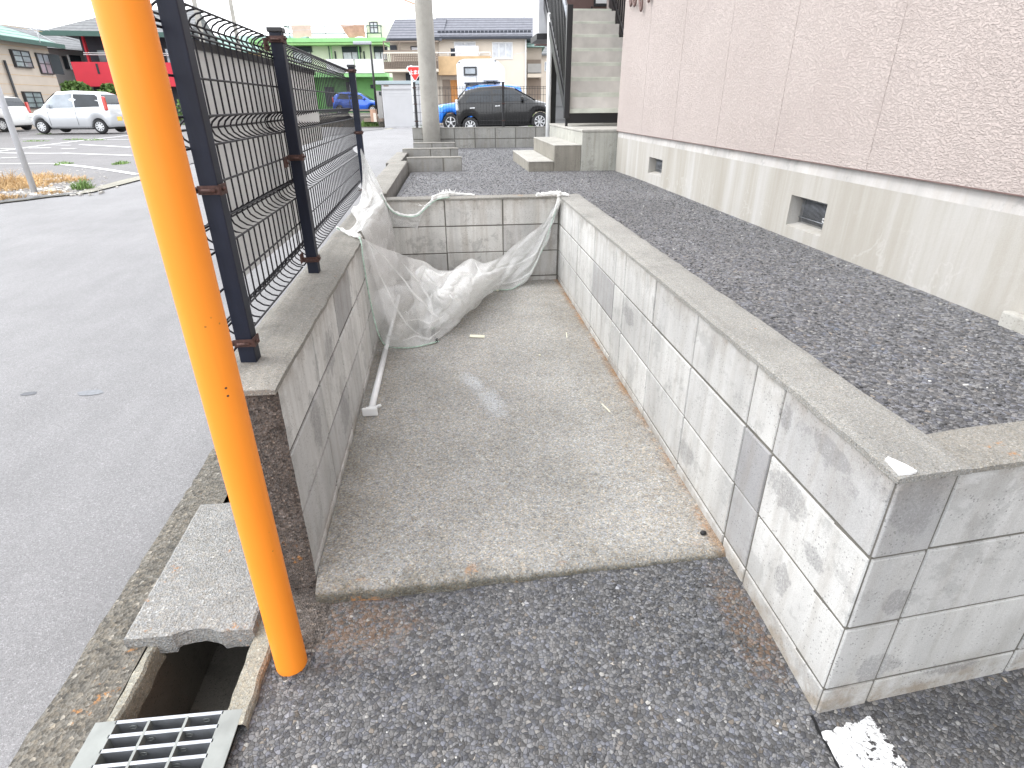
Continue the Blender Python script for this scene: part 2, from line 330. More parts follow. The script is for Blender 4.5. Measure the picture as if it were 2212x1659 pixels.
def rust():
    m, nt, b = mat('rusty iron'); p = pos(nt)
    col = ramp(nt, noi(nt, p, 90, 5, .7), [(.3, (.045, .024, .02)), (.6, (.10, .052, .044)), (.8, (.17, .11, .095))])
    nt.links.new(col, b.inputs['Base Color']); b.inputs['Roughness'].default_value = .7; b.inputs['Metallic'].default_value = .2
    bump(nt, b, noi(nt, p, 200, 3), .4, .002); return m
M['rust'] = rust()
M['board'] = simple('grey signboard back', (.74, .76, .76), .55, var=.06, vs=3)
M['galv'] = simple('galvanised steel', (.36, .38, .41), .42, .55, .2, 25, bmp=.15)
M['galvlight'] = simple('galvanised frame', (.23, .245, .235), .5, .2, .14, 18)
M['white'] = simple('white paint', (.72, .73, .73), .4, var=.06, vs=9)
M['whitedull'] = simple('weathered white', (.52, .53, .55), .5, var=.1, vs=5)
M['plastic'] = simple('white plastic', (.78, .79, .79), .35, var=.04)
M['dark'] = simple('dark metal', (.018, .018, .02), .45, var=.2)
M['black'] = simple('black paint', (.010, .0105, .012), .35, var=.2)
M['tread'] = simple('stair tread edge', (.56, .58, .51), .6, var=.18, vs=6)
M['riser'] = simple('stair riser', (.56, .535, .50), .7, var=.14, vs=5)
M['lap'] = simple('grey lap siding', (.33, .34, .35), .7, var=.08)
M['brownwall'] = simple('brown wall', (.15, .095, .085), .7, var=.1)
M['glass'] = simple('window glass', (.30, .33, .36), .12, .3, .25, 1.5)
M['glassdark'] = simple('dark glass', (.022, .027, .033), .12, .0, .3, 2)
M['curtain'] = simple('curtained window', (.55, .57, .6), .3, 0, .2, 4)
M['frame'] = simple('window frame dark', (.03, .032, .035), .5)
M['rope'] = simple('pale green rope', (.42, .56, .47), .8, var=.3, vs=60)
M['chain'] = simple('dark chain', (.03, .03, .032), .4, .6, .3, 60)
M['paper'] = simple('paper scrap', (.66, .63, .5), .8, var=.1)
M['leaf'] = simple('leaf green', (.09, .16, .035), .7, var=.4, vs=5)
M['grassg'] = simple('weed green', (.17, .27, .08), .7, var=.35, vs=9)
M['straw'] = simple('dry grass', (.50, .34, .17), .85, var=.35, vs=6)
M['tyre'] = simple('tyre rubber', (.018, .018, .019), .8)
M['rim'] = simple('wheel rim', (.6, .61, .62), .3, .4)
M['lampred'] = simple('tail lamp', (.5, .03, .02), .15, coat=.8)
M['lampclear'] = simple('clear lamp', (.6, .62, .65), .1, .2, coat=.8)
M['yellowplate'] = simple('yellow plate', (.75, .5, .08), .5)
def carpaint(name, c, metal=.2, coat=1):
    return simple(name, c, .28, metal, .04, 1, coat=coat)

# fine netting: each thread is there, light passes between
def netmat(name, base_a, grid_a):
    m, nt, b = mat(name); p = pos(nt)
    out = nt.nodes['Material Output']
    tr = N(nt, 'BsdfTransparent'); tl = N(nt, 'BsdfTranslucent'); tl.inputs[0].default_value = (.86, .86, .84, 1)
    b.inputs['Base Color'].default_value = (.88, .88, .87, 1); b.inputs['Roughness'].default_value = .85
    uv = N(nt, 'TexCoord').outputs['UV']; s = sep(nt, uv)
    def th(x, k):
        f = mth(nt, 'FRACT', mth(nt, 'MULTIPLY', x, k)); return mth(nt, 'LESS_THAN', f, .4)
    grid = mth(nt, 'MAXIMUM', th(s[0], 430), th(s[1], 350))
    a = mth(nt, 'MULTIPLY_ADD', ramp(nt, noi(nt, p, 11, 5, .6), [(.3, 0), (.7, 1)]), .22, base_a)
    a = mth(nt, 'ADD', mth(nt, 'MULTIPLY', grid, grid_a), a, clamp=True)
    mb = N(nt, 'MixShader', i_0=.3); nt.links.new(b.outputs[0], mb.inputs[1]); nt.links.new(tl.outputs[0], mb.inputs[2])
    ms = N(nt, 'MixShader', i_0=a); nt.links.new(tr.outputs[0], ms.inputs[1]); nt.links.new(mb.outputs[0], ms.inputs[2])
    nt.links.new(ms.outputs[0], out.inputs[0]); return m
M['net'] = netmat('white netting', .12, .42); M['netdense'] = netmat('white netting in layers', .28, .42)
M['nethem'] = simple('bunched netting', (.82, .82, .80), .85, var=.12, vs=40, bmp=.4)

# ------------------------------------------------------------------ mesh builder
class MB:
    def __init__(s): s.v = []; s.f = []; s.mi = []; s.t = []; s.sm = []; s.tone = .6; s.uv = None
    def add(s, vs, fs, mi=0, smooth=False):
        k = len(s.v); s.v += [tuple(x) for x in vs]
        for f in fs: s.f.append(tuple(i+k for i in f)); s.mi.append(mi); s.t.append(s.tone); s.sm.append(smooth)
        return s
    def box(s, a, b, mi=0, M_=None):
        x0, y0, z0 = a; x1, y1, z1 = b
        if x0 > x1: x0, x1 = x1, x0
        if y0 > y1: y0, y1 = y1, y0
        if z0 > z1: z0, z1 = z1, z0
        vs = [(x0, y0, z0), (x1, y0, z0), (x1, y1, z0), (x0, y1, z0), (x0, y0, z1), (x1, y0, z1), (x1, y1, z1), (x0, y1, z1)]
        if M_ is not None: vs = [M_ @ Vector(q) for q in vs]
        return s.add(vs, [(0, 3, 2, 1), (4, 5, 6, 7), (0, 1, 5, 4), (1, 2, 6, 5), (2, 3, 7, 6), (3, 0, 4, 7)], mi)
    def bbox(s, a, b, c=.004, mi=0, M_=None):       # box with chamfered edges
        lo = Vector((min(a[0], b[0]), min(a[1], b[1]), min(a[2], b[2]))); hi = Vector((max(a[0], b[0]), max(a[1], b[1]), max(a[2], b[2])))
        c = min(c, (hi.x-lo.x)*.45, (hi.y-lo.y)*.45, (hi.z-lo.z)*.45)
        bm = bmesh.new(); bmesh.ops.create_cube(bm, size=1)
        for v in bm.verts: v.co = Vector([lerp(lo[i], hi[i], v.co[i]+.5) for i in range(3)])
        bmesh.ops.bevel(bm, geom=bm.edges[:], offset=c, segments=2, affect='EDGES', profile=.6)
        bm.verts.ensure_lookup_table()
        vs = [v.co.copy() for v in bm.verts]
        if M_ is not None: vs = [M_ @ q for q in vs]
        fs = [tuple(v.index for v in f.verts) for f in bm.faces]; bm.free()
        return s.add(vs, fs, mi)
    def tube(s, path, r, n=6, mi=0, cap=True, smooth=True, closed=False):
        path = [Vector(p) for p in path]; rs = r if hasattr(r, '__len__') else [r]*len(path)
        vs = []; fs = []; prev = None
        for i, p in enumerate(path):
            if closed: t = path[(i+1) % len(path)]-path[i-1]
            else: t = path[min(i+1, len(path)-1)]-path[max(i-1, 0)]
            if t.length < 1e-9: t = Vector((0, 0, 1))
            t.normalize()
            if prev is None: a = t.orthogonal().normalized()
            else:
                a = prev - t*prev.dot(t)
                a = a.normalized() if a.length > 1e-6 else t.orthogonal().normalized()
            prev = a; b2 = t.cross(a)
            for k in range(n):
                th = 2*math.pi*k/n; vs.append(p+(a*math.cos(th)+b2*math.sin(th))*rs[i])
        m_ = len(path)
        for i in range(m_ if closed else m_-1):
            j = (i+1) % m_
            for k in range(n): fs.append((i*n+k, i*n+(k+1) % n, j*n+(k+1) % n, j*n+k))
        s.add(vs, fs, mi, smooth)
        if cap and not closed:
            k0 = len(s.v)-len(vs)
            s.f.append(tuple(k0+k for k in range(n))[::-1]); s.mi.append(mi); s.t.append(s.tone); s.sm.append(False)
            s.f.append(tuple(k0+(m_-1)*n+k for k in range(n))); s.mi.append(mi); s.t.append(s.tone); s.sm.append(False)
        return s
    def cyl(s, p0, p1, r, n=16, mi=0, r1=None):
        return s.tube([p0, p1], [r, r if r1 is None else r1], n, mi)
    def prism(s, poly, ax, a, b, mi=0):            # extrude a 2-D polygon along axis ax from a to b
        n = len(poly)
        def P(q, t):
            if ax == 0: return (t, q[0], q[1])
            if ax == 1: return (q[0], t, q[1])
            return (q[0], q[1], t)
        vs = [P(q, a) for q in poly]+[P(q, b) for q in poly]
        fs = [tuple(range(n)), tuple(range(2*n-1, n-1, -1))]+[(i, i+n, (i+1) % n+n, (i+1) % n) for i in range(n)]
        return s.add(vs, fs, mi)
    def grid(s, fn, nu, nv, mi=0, smooth=True):
        vs = [fn(i/nu, j/nv) for j in range(nv+1) for i in range(nu+1)]
        fs = [(j*(nu+1)+i, j*(nu+1)+i+1, (j+1)*(nu+1)+i+1, (j+1)*(nu+1)+i) for j in range(nv) for i in range(nu)]
        if s.uv is None: s.uv = {}
        k = len(s.v)
        for j in range(nv+1):
            for i in range(nu+1): s.uv[k+j*(nu+1)+i] = (i/nu, j/nv)
        return s.add(vs, fs, mi, smooth)
    def build(s, name, mats, parent=None, fix=True):
        me = bpy.data.meshes.new(name); me.from_pydata([tuple(v) for v in s.v], [], s.f)
        if not hasattr(mats, '__len__'): mats = [mats]
        for m_ in mats: me.materials.append(m_)
        at = me.attributes.new('tone', 'FLOAT', 'FACE'); at.data.foreach_set('value', s.t)
        me.polygons.foreach_set('material_index', s.mi); me.polygons.foreach_set('use_smooth', s.sm)
        if s.uv:
            ul = me.uv_layers.new(name='UVMap')
            for l in me.loops: ul.data[l.index].uv = s.uv.get(l.vertex_index, (0, 0))
        me.update()
        if fix:
            bm = bmesh.new(); bm.from_mesh(me); bmesh.ops.recalc_face_normals(bm, faces=bm.faces[:]); bm.to_mesh(me); bm.free()
        o = bpy.data.objects.new(name, me); COL.objects.link(o)
        if parent: o.parent = parent
        return o
def tag(o, label=None, cat=None, group=None, kind=None):
    if label: o['label'] = label
    if cat: o['category'] = cat
    if group: o['group'] = group
    if kind: o['kind'] = kind
    return o
def thing(name, label, cat, loc=(0, 0, 0), rz=0, group=None):
    o = bpy.data.objects.new(name, None); COL.objects.link(o); o.location = loc; o.rotation_euler = (0, 0, rz); o.empty_display_size = .2
    return tag(o, label, cat, group)
def T(o):      # world -> local of an empty that has only location and z rotation
    return (Matrix.Translation(o.location) @ Matrix.Rotation(o.rotation_euler[2], 4, 'Z')).inverted()

# ------------------------------------------------------------------ terrain
RZ = [(-8, -.02), (.9, 0), (2, .03), (4, .1), (7, .2), (10, .28), (12.5, .34), (16, .39), (22, .40), (28, .3), (36, .12), (45, .0), (60, -.05), (300, -.05)]
def zy(y):
    for (a, za), (b, zb) in zip(RZ, RZ[1:]):
        if y <= b: return lerp(za, zb, sm((y-a)/(b-a)) if 0 else max(0, (y-a)/(b-a)))
    return RZ[-1][1]
def zroad(x, y):
    z = zy(y)
    t = sm((-x-4)/8.)                      # falls away to the left lot
    zl = .02+.2*sm((y-4)/20.)
    return lerp(z, zl, t*sm(y/8.))
HX0, HX1, HY0, HY1 = -1.0, 26., -6., 12.75
GX = sorted(set([-90, -60, -40, -30, -25, HX0-.001, HX0, 0, 1.5, 4, 8, 16, HX1, HX1+.001, 40, 60, 90]+[-20+.5*i for i in range(38)]))
GY = sorted(set([-8, HY0-.001, HY0, HY1, HY1+.001, 50, 60, 80, 110]+[-3+.5*i for i in range(33)]+[14+i for i in range(34)]))
def ground_sheet():
    xs, ys = GX, GY
    mb = MB(); n = len(xs)
    for y in ys:
        for x in xs:
            ins = HX0 <= x <= HX1 and HY0 <= y <= HY1
            mb.v.append((x, y, -.8 if ins else zroad(x, y)))
    for j in range(len(ys)-1):
        for i in range(n-1):
            mb.f.append((j*n+i, j*n+i+1, (j+1)*n+i+1, (j+1)*n+i)); mb.mi.append(0); mb.t.append(.5); mb.sm.append(False)
    tag(mb.build('road', M['road']), kind='structure')
    g = MB().box((-900, -300, -1.2), (900, 1500, -1.0)); tag(g.build('ground', M['lotleft']), kind='structure')
ground_sheet()
def sheet(name, x0, x1, y0, y1, zf, m_, nx=12, ny=12, kind='structure', skirt=None):
    mb = MB()
    mb.grid(lambda a, b: Vector((lerp(x0, x1, a), lerp(y0, y1, b), zf(lerp(x0, x1, a), lerp(y0, y1, b)))), nx, ny, smooth=False)
    return tag(mb.build(name, m_), kind=kind)
def zlot(x, y): return -.012+.03*sm((x+.45)/1.2)*sm((y-.7)/.5)-.0*x
def zyard(x, y):
    if y < 6: return .603
    return lerp(.603, .51, min(1, (y-6)/6.3))
# lot in front: everything right of the gutter
sheet('parking_lot', -.562, 26, -6, 1.5, zlot, M['lot'], 60, 40)
# yard behind the enclosure, left strip, right strip
mb = MB()
for (x0, x1, y0, y1, nx, ny) in ((-.47, 1.93, 4.5, 12.32, 8, 30), (.9, 1.93, .9, 4.5, 4, 12), (1.93, 8, 6.9, 12.32, 4, 8)):
    mb.grid(lambda a, b: Vector((lerp(x0, x1, a), lerp(y0, y1, b), zyard(lerp(x0, x1, a), lerp(y0, y1, b)))), nx, ny, smooth=False)
tag(mb.build('gravel_yard', M['yard']), kind='structure')
# enclosure floor: a cast slab with worn front edge
def slabfn():
    mb = MB(); nx, ny = 60, 24
    def edge(x): return 1.262+.034*((x+.46)/1.26)+.006*noise.noise(Vector((x*9, 0, 0)))+.004*noise.noise(Vector((x*40, 3, 0)))
    prof = [(0, -.06), (0, .005), (.002, .018), (.008, .03), (.022, .039)]
    rows = []
    for k, (dy, z) in enumerate(prof):
        rows.append([Vector((lerp(-.453, .797, i/nx), edge(lerp(-.453, .797, i/nx))+dy, z+.003*noise.noise(Vector((i*.6, k, 2))))) for i in range(nx+1)])
    for j in range(ny+1):
        y = lerp(1.352, 4.4, j/ny); rows.append([Vector((lerp(-.459-.012*(y-1.31), .797, i/nx), y, .04+.002*noise.noise(Vector((i*.2, y*2, 5))))) for i in range(nx+1)])
    n = nx+1; vs = [p for r in rows for p in r]
    fs = [(j*n+i, j*n+i+1, (j+1)*n+i+1, (j+1)*n+i) for j in range(len(rows)-1) for i in range(nx)]
    mb.add(vs, fs, 0, True); return mb
tag(slabfn().build('floor_slab', M['slab']), kind='structure')
# earth below, so nothing hangs over a void
e_ = MB().box((-.5, .9, -.5), (.8, 1.4, -.1)); tag(e_.build('subsoil', M['guttin']), kind='structure')

def chipmat():
    m, nt, b = mat('loose chips'); at = N(nt, 'Attribute', attribute_name='tone')
    c = ramp(nt, at.outputs['Fac'], [(0, (.04, .04, .042)), (.5, (.13, .13, .134)), (.85, (.24, .24, .24)), (.96, (.32, .31, .29)), (1, (.5, .5, .48))])
    c = mixc(nt, 1, c, ramp(nt, noi(nt, pos(nt), 500, 3, .7), [(.3, .7), (.7, 1.3)]), 'MULTIPLY')
    nt.links.new(c, b.inputs['Base Color']); b.inputs['Roughness'].default_value = .8; return m
M['chips'] = chipmat()
def chips(regions, label):
    bm = bmesh.new(); bmesh.ops.create_icosphere(bm, subdivisions=1, radius=1); bm.verts.ensure_lookup_table()
    bv = [v.co.copy() for v in bm.verts]; bf = [tuple(v.index for v in f.verts) for f in bm.faces]; bm.free(); mb = MB()
    for (x0, x1, y0, y1, n, zf_, r0_, r1_) in regions:
        for i in range(n):
            x, y = R.uniform(x0, x1), R.uniform(y0, y1)
            r = R.uniform(r0_, r1_)*(1 if R.random() < .9 else 1.35); sx, sy, sz = R.uniform(.7, 1.2), R.uniform(.6, 1), R.uniform(.4, .65)
            rot = Matrix.Rotation(R.uniform(0, 6.28), 3, 'Z') @ Matrix.Rotation(R.uniform(-.5, .5), 3, 'X'); sd_ = R.random()*90
            mb.tone = min(1, abs(R.gauss(.42, .22))); c = Vector((x, y, zf_(x, y)+r*.12))
            mb.add([c+rot @ Vector((v.x*sx, v.y*sy, v.z*sz))*r*(1+.45*noise.noise(v*1.4+Vector((sd_, 0, 0)))) for v in bv], bf)
    tag(mb.build('loose_gravel', M['chips'], fix=False), label, kind='stuff')
chips([(-.50, .76, .45, 1.245, 3600, zlot, .0028, .0055), (.76, 1.5, .4, .79, 1500, zlot, .0028, .0055)], 'small grey stone chips standing proud of the gravelly asphalt')
chips([(.965, 1.87, .95, 3.2, 6500, zyard, .003, .0065), (.965, 1.87, 3.2, 4.6, 3600, zyard, .0035, .007), (-.44, 1.87, 4.56, 7.0, 8000, zyard, .004, .0075), (.14, 1.3, 7.0, 12.2, 5000, zyard, .005, .009)], 'loose grey gravel of the raised yard')
# ------------------------------------------------------------------ block walls
ZJ = [-.13, .073, .273, .473, .667]
def wall_face(mb, O, ux, un, us, zs, tones, depth=.0045, gap=.008, ch=.003, top_open=False):
    """block faces standing on plane O + ux*u + z, pointing to un; mortar lies depth behind"""
    O = Vector(O); ux = Vector(ux).normalized(); un = Vector(un).normalized(); Z = Vector((0, 0, 1))
    for ci, (u0_, u1_) in enumerate(zip(us, us[1:])):
        for ri, (z0, z1) in enumerate(zip(zs, zs[1:])):
            jit = R.uniform(-.0012, .0012); jj = [R.uniform(-.0018, .0016) for _ in range(4)]
            a, b_, c, d = u0_+gap/2+jj[0], u1_-gap/2+jj[1], z0+gap/2+jj[2], z1-gap/2+jj[3]
            if ri == len(zs)-2: d = z1
            mb.tone = tones(ci, ri)
            P = lambda u, z, n: O+ux*u+Z*z+un*n
            def ring(q, nn): return [P(a+q, c+q, nn), P(b_-q, c+q, nn), P(b_-q, d-q, nn), P(a+q, d-q, nn)]
            vs = ring(0, -depth)+ring(.0012, -ch*.4+jit)+ring(ch, jit)
            fs = [(8, 9, 10, 11)]
            for k in range(4):
                fs += [(k, (k+1) % 4, 4+(k+1) % 4, 4+k), (4+k, 4+(k+1) % 4, 8+(k+1) % 4, 8+k)]
            mb.add(vs, fs, 0)
def rough_cap(mb, pts, z0, z1, amp=.003, mi=0, seg=.045):
    """coping slab over polygon pts (quad: inner-near, inner-far, outer-far, outer-near) with wavering edges"""
    A, B, C_, D = [Vector((p[0], p[1], 0)) for p in pts]
    n = max(4, int((B-A).length/seg)); nn = 8
    sd_ = R.random()*50
    def P(i, j, z):
        p = lerp(lerp(A, B, i/n), lerp(D, C_, i/n), j/nn)
        q = noise.noise(Vector((i*.45, j*1.7, sd_))); q2 = noise.noise(Vector((i*1.3, j*1.1, sd_+9)))
        out = (lerp(A, D, 0)-D).normalized() if j == 0 else (D-A).normalized() if j == nn else Vector()
        zz = z + (.0018*q if z > z0 else 0)
        if z > z0 and j in (0, nn): zz -= .003+abs(q2)*.004
        if z > z0 and i in (0, n): zz -= .003
        return Vector((p.x, p.y, zz))+out*(amp*(q+.6*q2) if j in (0, nn) else 0)
    top = [[P(i, j, z1) for j in range(nn+1)] for i in range(n+1)]
    vs = [p for r in top for p in r]; k = nn+1
    fs = [(i*k+j, (i+1)*k+j, (i+1)*k+j+1, i*k+j+1) for i in range(n) for j in range(nn)]
    base = len(vs)
    loop = [(i, 0) for i in range(n+1)]+[(n, j) for j in range(1, nn+1)]+[(i, nn) for i in range(n-1, -1, -1)]+[(0, j) for j in range(nn-1, 0, -1)]
    for (i, j) in loop:
        p = top[i][j]; vs.append(Vector((p.x, p.y, z0)))
    L = len(loop)
    for q in range(L):
        i, j = loop[q]; i2, j2 = loop[(q+1) % L]
        fs.append((i*k+j, i2*k+j2, base+(q+1) % L, base+q))
    mb.add(vs, fs, mi, False)

# right-hand wall of the enclosure
rw = thing('block_wall', 'long pale block wall on the right of the enclosure, below the gravel strip', 'block wall', (.8, .8, 0))
mb = MB(); X = .797
ty = [.801, 1.19, 1.337, 1.745, 2.17, 2.60, 2.775, 3.24, 3.69, 4.155, 4.395]
special = {(0, 3): .45, (1, 2): .15, (1, 1): .3, (0, 2): .8, (6, 2): .3}
wall_face(mb, (X, 0, 0), (0, 1, 0), (-1, 0, 0), ty, ZJ, lambda c, r: special.get((c, r), R.choice([.62, .7, .78, .85, .9, .66, .75])))
mb.box((X+.0045, .84, -.2), (X+.118, 4.40, .667), 1)
i_ = T(rw); mb.v = [tuple(i_ @ Vector(v)) for v in mb.v]
mb.build('blocks', [M['block'], M['mortar']], rw)
mb = MB(); rough_cap(mb, [(X-.004, .7935), (X-.004, 4.40), (.955, 4.53), (.955, .809)], .662, .679)
mb.v = [tuple(i_ @ Vector(v)) for v in mb.v]; mb.build('coping', M['copinglight'], rw)
chip = MB().add([i_ @ Vector(v) for v in ((.795, .80, .6805), (.80, .875, .6805), (.822, .83, .6805), (.835, .80, .6805))], [(0, 1, 2, 3)])
# the broken white corner
chip = MB(); c0 = i_ @ Vector((.800, .803, .681)); pts = [c0+Vector(q) for q in ((0, 0, 0), (.004, .045, .001), (.014, .052, .001), (.030, .022, .001), (.036, .002, 0), (.02, -.003, 0))]
chip.add(pts+[p-Vector((0, 0, .01)) for p in pts], [tuple(range(6))]+[(i, (i+1) % 6, (i+1) % 6+6, i+6) for i in range(6)])
chip.build('chipped_corner', M['white'], rw)
# return wall facing the camera on the right
A5 = math.radians(5.6)
uu = (math.cos(A5), math.sin(A5), 0); nn_ = (math.sin(A5), -math.cos(A5), 0)
rt_w = thing('block_wall', 'block wall running off to the right from the front corner, facing the painted line', 'block wall', (1.4, .85, 0))
i_ = T(rt_w); mb = MB()
wall_face(mb, (.798, .7985, 0), uu, nn_, [.0025, .138, .54, .94, 1.34, 1.74, 2.14], ZJ, lambda c, r: {(0, 3): .32, (0, 2): .52, (0, 1): .62, (1, 3): .6}.get((c, r), R.choice([.6, .7, .8])))
O = Vector((.798, .7985, 0)); U = Vector(uu); NN = Vector(nn_)
def wp(u, n, z): return O+U*u+NN*n+Vector((0, 0, z))
vs = [wp(.0047, -.0045, -.2), wp(2.14, -.0045, -.2), wp(2.14, -.118, -.2), wp(.012, -.118, -.2)]
vs += [Vector((v.x, v.y, .667)) for v in vs]
mb.add(vs, [(0, 3, 2, 1), (4, 5, 6, 7), (0, 1, 5, 4), (1, 2, 6, 5), (2, 3, 7, 6), (3, 0, 4, 7)], 1)
mb.v = [tuple(i_ @ Vector(v)) for v in mb.v]; mb.build('blocks', [M['block'], M['mortar']], rt_w)
mb = MB(); q = [wp(.152, .003, 0), wp(2.14, .003, 0), wp(2.14, -.125, 0), wp(.135, -.125, 0)]
rough_cap(mb, [(p.x, p.y) for p in q], .661, .6765)
# little piece of coping over the corner itself
mb.v = [tuple(i_ @ Vector(v)) for v in mb.v]; mb.build('coping', M['coping'], rt_w)

# back wall
bw = thing('block_wall', 'stained block wall closing the far end of the enclosure behind the netting', 'block wall', (.15, 4.4, 0))
i_ = T(bw); mb = MB()
wall_face(mb, (0, 4.4, 0), (1, 0, 0), (0, -1, 0), [-.50, -.065, .367, .792], ZJ, lambda c, r: R.choice([.45, .6, .7, .8]))
mb.box((-.50, 4.4045, -.2), (.80, 4.525, .667), 1)
mb.v = [tuple(i_ @ Vector(v)) for v in mb.v]; mb.build('blocks', [M['blockback'], M['mortar']], bw)
mb = MB(); rough_cap(mb, [(-.49, 4.394), (.790, 4.394), (.790, 4.535), (-.49, 4.535)], .661, .678)
mb.v = [tuple(i_ @ Vector(v)) for v in mb.v]; mb.build('coping', M['coping'], bw)

# left wall, carrying the fence, running on as the edge of the yard
lw = thing('block_wall', 'low block wall under the navy mesh fence, left side of the enclosure', 'block wall', (-.5, 1.3, 0))
i_ = T(lw); mb = MB(); XL = -.46
ly = [1.322, 1.748, 2.155, 2.53, 2.95, 3.36, 3.77, 4.18, 4.398]
sp = {(0, 3): 1.25, (0, 2): .62, (0, 1): .55, (1, 3): 1.2, (1, 2): .8, (1, 1): .5, (2, 3): .35, (2, 2): 1.1, (2, 1): .7, (3, 3): 1.25, (3, 2): 1.1}  # tones raised to lighten the face turned away from the sun
wall_face(mb, (XL, 0, 0), (0, 1, 0), (1, 0, 0), ly, ZJ, lambda c, r: sp.get((c, r), R.choice([.8, .95, 1.1])), gap=.012, depth=.006)
mb.box((-.612, 1.325, -.3), (XL-.006, 7.0, .664), 1)
# rough front end with a smeared edge
def endface():
    e = MB(); nx, nz = 22, 80
    def f(a, b):
        x = lerp(-.618, -.4585, a); z = lerp(-.12, .664, b)
        y = 1.318 - .006*sm(a*6)*0 + .004*noise.noise(Vector((x*30, z*30, 0))) + .006*noise.noise(Vector((x*8, z*8, 4)))
        if a > .93: y += .004
        return Vector((x, y, z))
    e.grid(f, nx, nz); return e
def shx(v): v = Vector(v); v.x -= .012*(v.y-1.31); return v
mb.v = [tuple(i_ @ shx(v)) for v in mb.v]; mb.build('blocks', [M['block'], M['mortardark']], lw)
e = endface(); e.v = [tuple(i_ @ Vector(v)) for v in e.v]; e.build('rough_end', M['wallend'], lw)
mb = MB(); rough_cap(mb, [(XL+.004, 1.300), (XL+.004, 4.53), (-.628, 4.53), (-.628, 1.300)], .662, .680, .004)
mb.v = [tuple(i_ @ shx(v)) for v in mb.v]; mb.build('coping', M['coping'], lw)

# kerb wall of the yard further on and the three planter walls that branch off it
GAPF = .013
def low_wall(x0, x1, y, top, joints, label, th=.12, group='low planter walls in the gravel yard'):
    t = thing('planter_wall', label, 'low wall', ((x0+x1)/2, y, top-.3), 0, group); i_ = T(t)
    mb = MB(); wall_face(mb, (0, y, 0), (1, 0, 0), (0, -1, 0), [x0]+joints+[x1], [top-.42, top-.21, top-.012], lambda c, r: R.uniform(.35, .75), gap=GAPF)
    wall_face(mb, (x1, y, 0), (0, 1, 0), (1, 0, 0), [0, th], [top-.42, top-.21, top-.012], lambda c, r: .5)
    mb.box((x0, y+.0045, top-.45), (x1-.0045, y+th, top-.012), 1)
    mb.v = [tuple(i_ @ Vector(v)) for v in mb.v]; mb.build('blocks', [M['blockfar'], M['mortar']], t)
    mb = MB(); rough_cap(mb, [(x0, y-.003), (x1+.002, y-.003), (x1+.002, y+th+.003), (x0, y+th+.003)], top-.014, top, .002)
    mb.v = [tuple(i_ @ Vector(v)) for v in mb.v]; mb.build('coping', M['coping'], t); return t
kw = thing('block_wall', 'kerb-high block wall between the road and the gravel yard, beyond the enclosure', 'block wall', (-.55, 5.5, .3)); i_ = T(kw)
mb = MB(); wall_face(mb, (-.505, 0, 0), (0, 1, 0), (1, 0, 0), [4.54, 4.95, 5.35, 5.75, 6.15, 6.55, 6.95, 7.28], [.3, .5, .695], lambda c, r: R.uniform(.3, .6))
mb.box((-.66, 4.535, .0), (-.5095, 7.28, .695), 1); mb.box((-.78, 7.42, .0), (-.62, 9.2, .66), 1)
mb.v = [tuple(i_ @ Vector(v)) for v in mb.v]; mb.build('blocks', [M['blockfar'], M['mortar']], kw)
mb = MB(); rough_cap(mb, [(-.495, 4.535), (-.512, 7.28), (-.70, 7.28), (-.675, 4.535)], .693, .706, .004)
rough_cap(mb, [(-.62, 7.42), (-.62, 9.2), (-.78, 9.2), (-.78, 7.42)], .66, .672, .004)
mb.v = [tuple(i_ @ Vector(v)) for v in mb.v]; mb.build('coping', M['coping'], kw)
low_wall(-.512, .127, 7.2, .745, [-.09], 'nearest of the low planter walls jutting into the gravel yard', .11)
low_wall(-.69, .112, 9.0, .725, [-.29, .0], 'middle low planter wall in front of the concrete pole')
low_wall(-.60, .075, 10.2, .735, [-.3], 'farthest and darkest low planter wall at the foot of the concrete pole')
# far block wall carrying the second mesh fence
fwall = thing('block_wall', 'two-course block wall across the far end of the gravel yard, in front of the black car', 'block wall', (.6, 12.3, .3)); i_ = T(fwall)
mb = MB(); xs_ = [-.72+.405*i for i in range(0, 14)]
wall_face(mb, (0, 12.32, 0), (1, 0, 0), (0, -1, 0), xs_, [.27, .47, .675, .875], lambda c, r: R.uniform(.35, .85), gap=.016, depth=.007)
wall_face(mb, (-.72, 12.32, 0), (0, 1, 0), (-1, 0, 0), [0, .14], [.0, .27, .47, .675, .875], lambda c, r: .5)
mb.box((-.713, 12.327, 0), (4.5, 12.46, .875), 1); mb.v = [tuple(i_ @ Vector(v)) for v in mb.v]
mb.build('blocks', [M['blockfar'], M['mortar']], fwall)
mb = MB(); rough_cap(mb, [(-.725, 12.315), (4.5, 12.315), (4.5, 12.465), (-.725, 12.465)], .873, .886, .002)
mb.v = [tuple(i_ @ Vector(v)) for v in mb.v]; mb.build('coping', M['coping'], fwall)

# ------------------------------------------------------------------ gutter beside the road
mb = MB()
def stripf(a, b):
    y = lerp(-1.5, 7.4, b); e0 = -1.028+.012*noise.noise(Vector((0, y*7, 0)))+.010*noise.noise(Vector((5, y*30, 0)))
    e1 = -.868
    x = lerp(e0, e1, a); z = zroad(x, y)+.004+(.003 if a > .05 else -.001)+.002*noise.noise(Vector((x*30, y*30, 1)))
    return Vector((x, y, z))
mb.grid(stripf, 6, 260, smooth=False)
mb.grid(lambda a, b: Vector((lerp(-.868, -.61, a), lerp(1.83, 7.4, b), zroad(-1, lerp(1.83, 7.4, b))+.006)), 4, 60, smooth=False)
mb.add([(-.868, 1.83, -.4), (-.575, 1.83, -.4), (-.575, 1.83, .03), (-.868, 1.83, .03)], [(0, 1, 2, 3)])
tag(mb.build('gutter_strip', M['gutter']), kind='structure')
mb = MB()
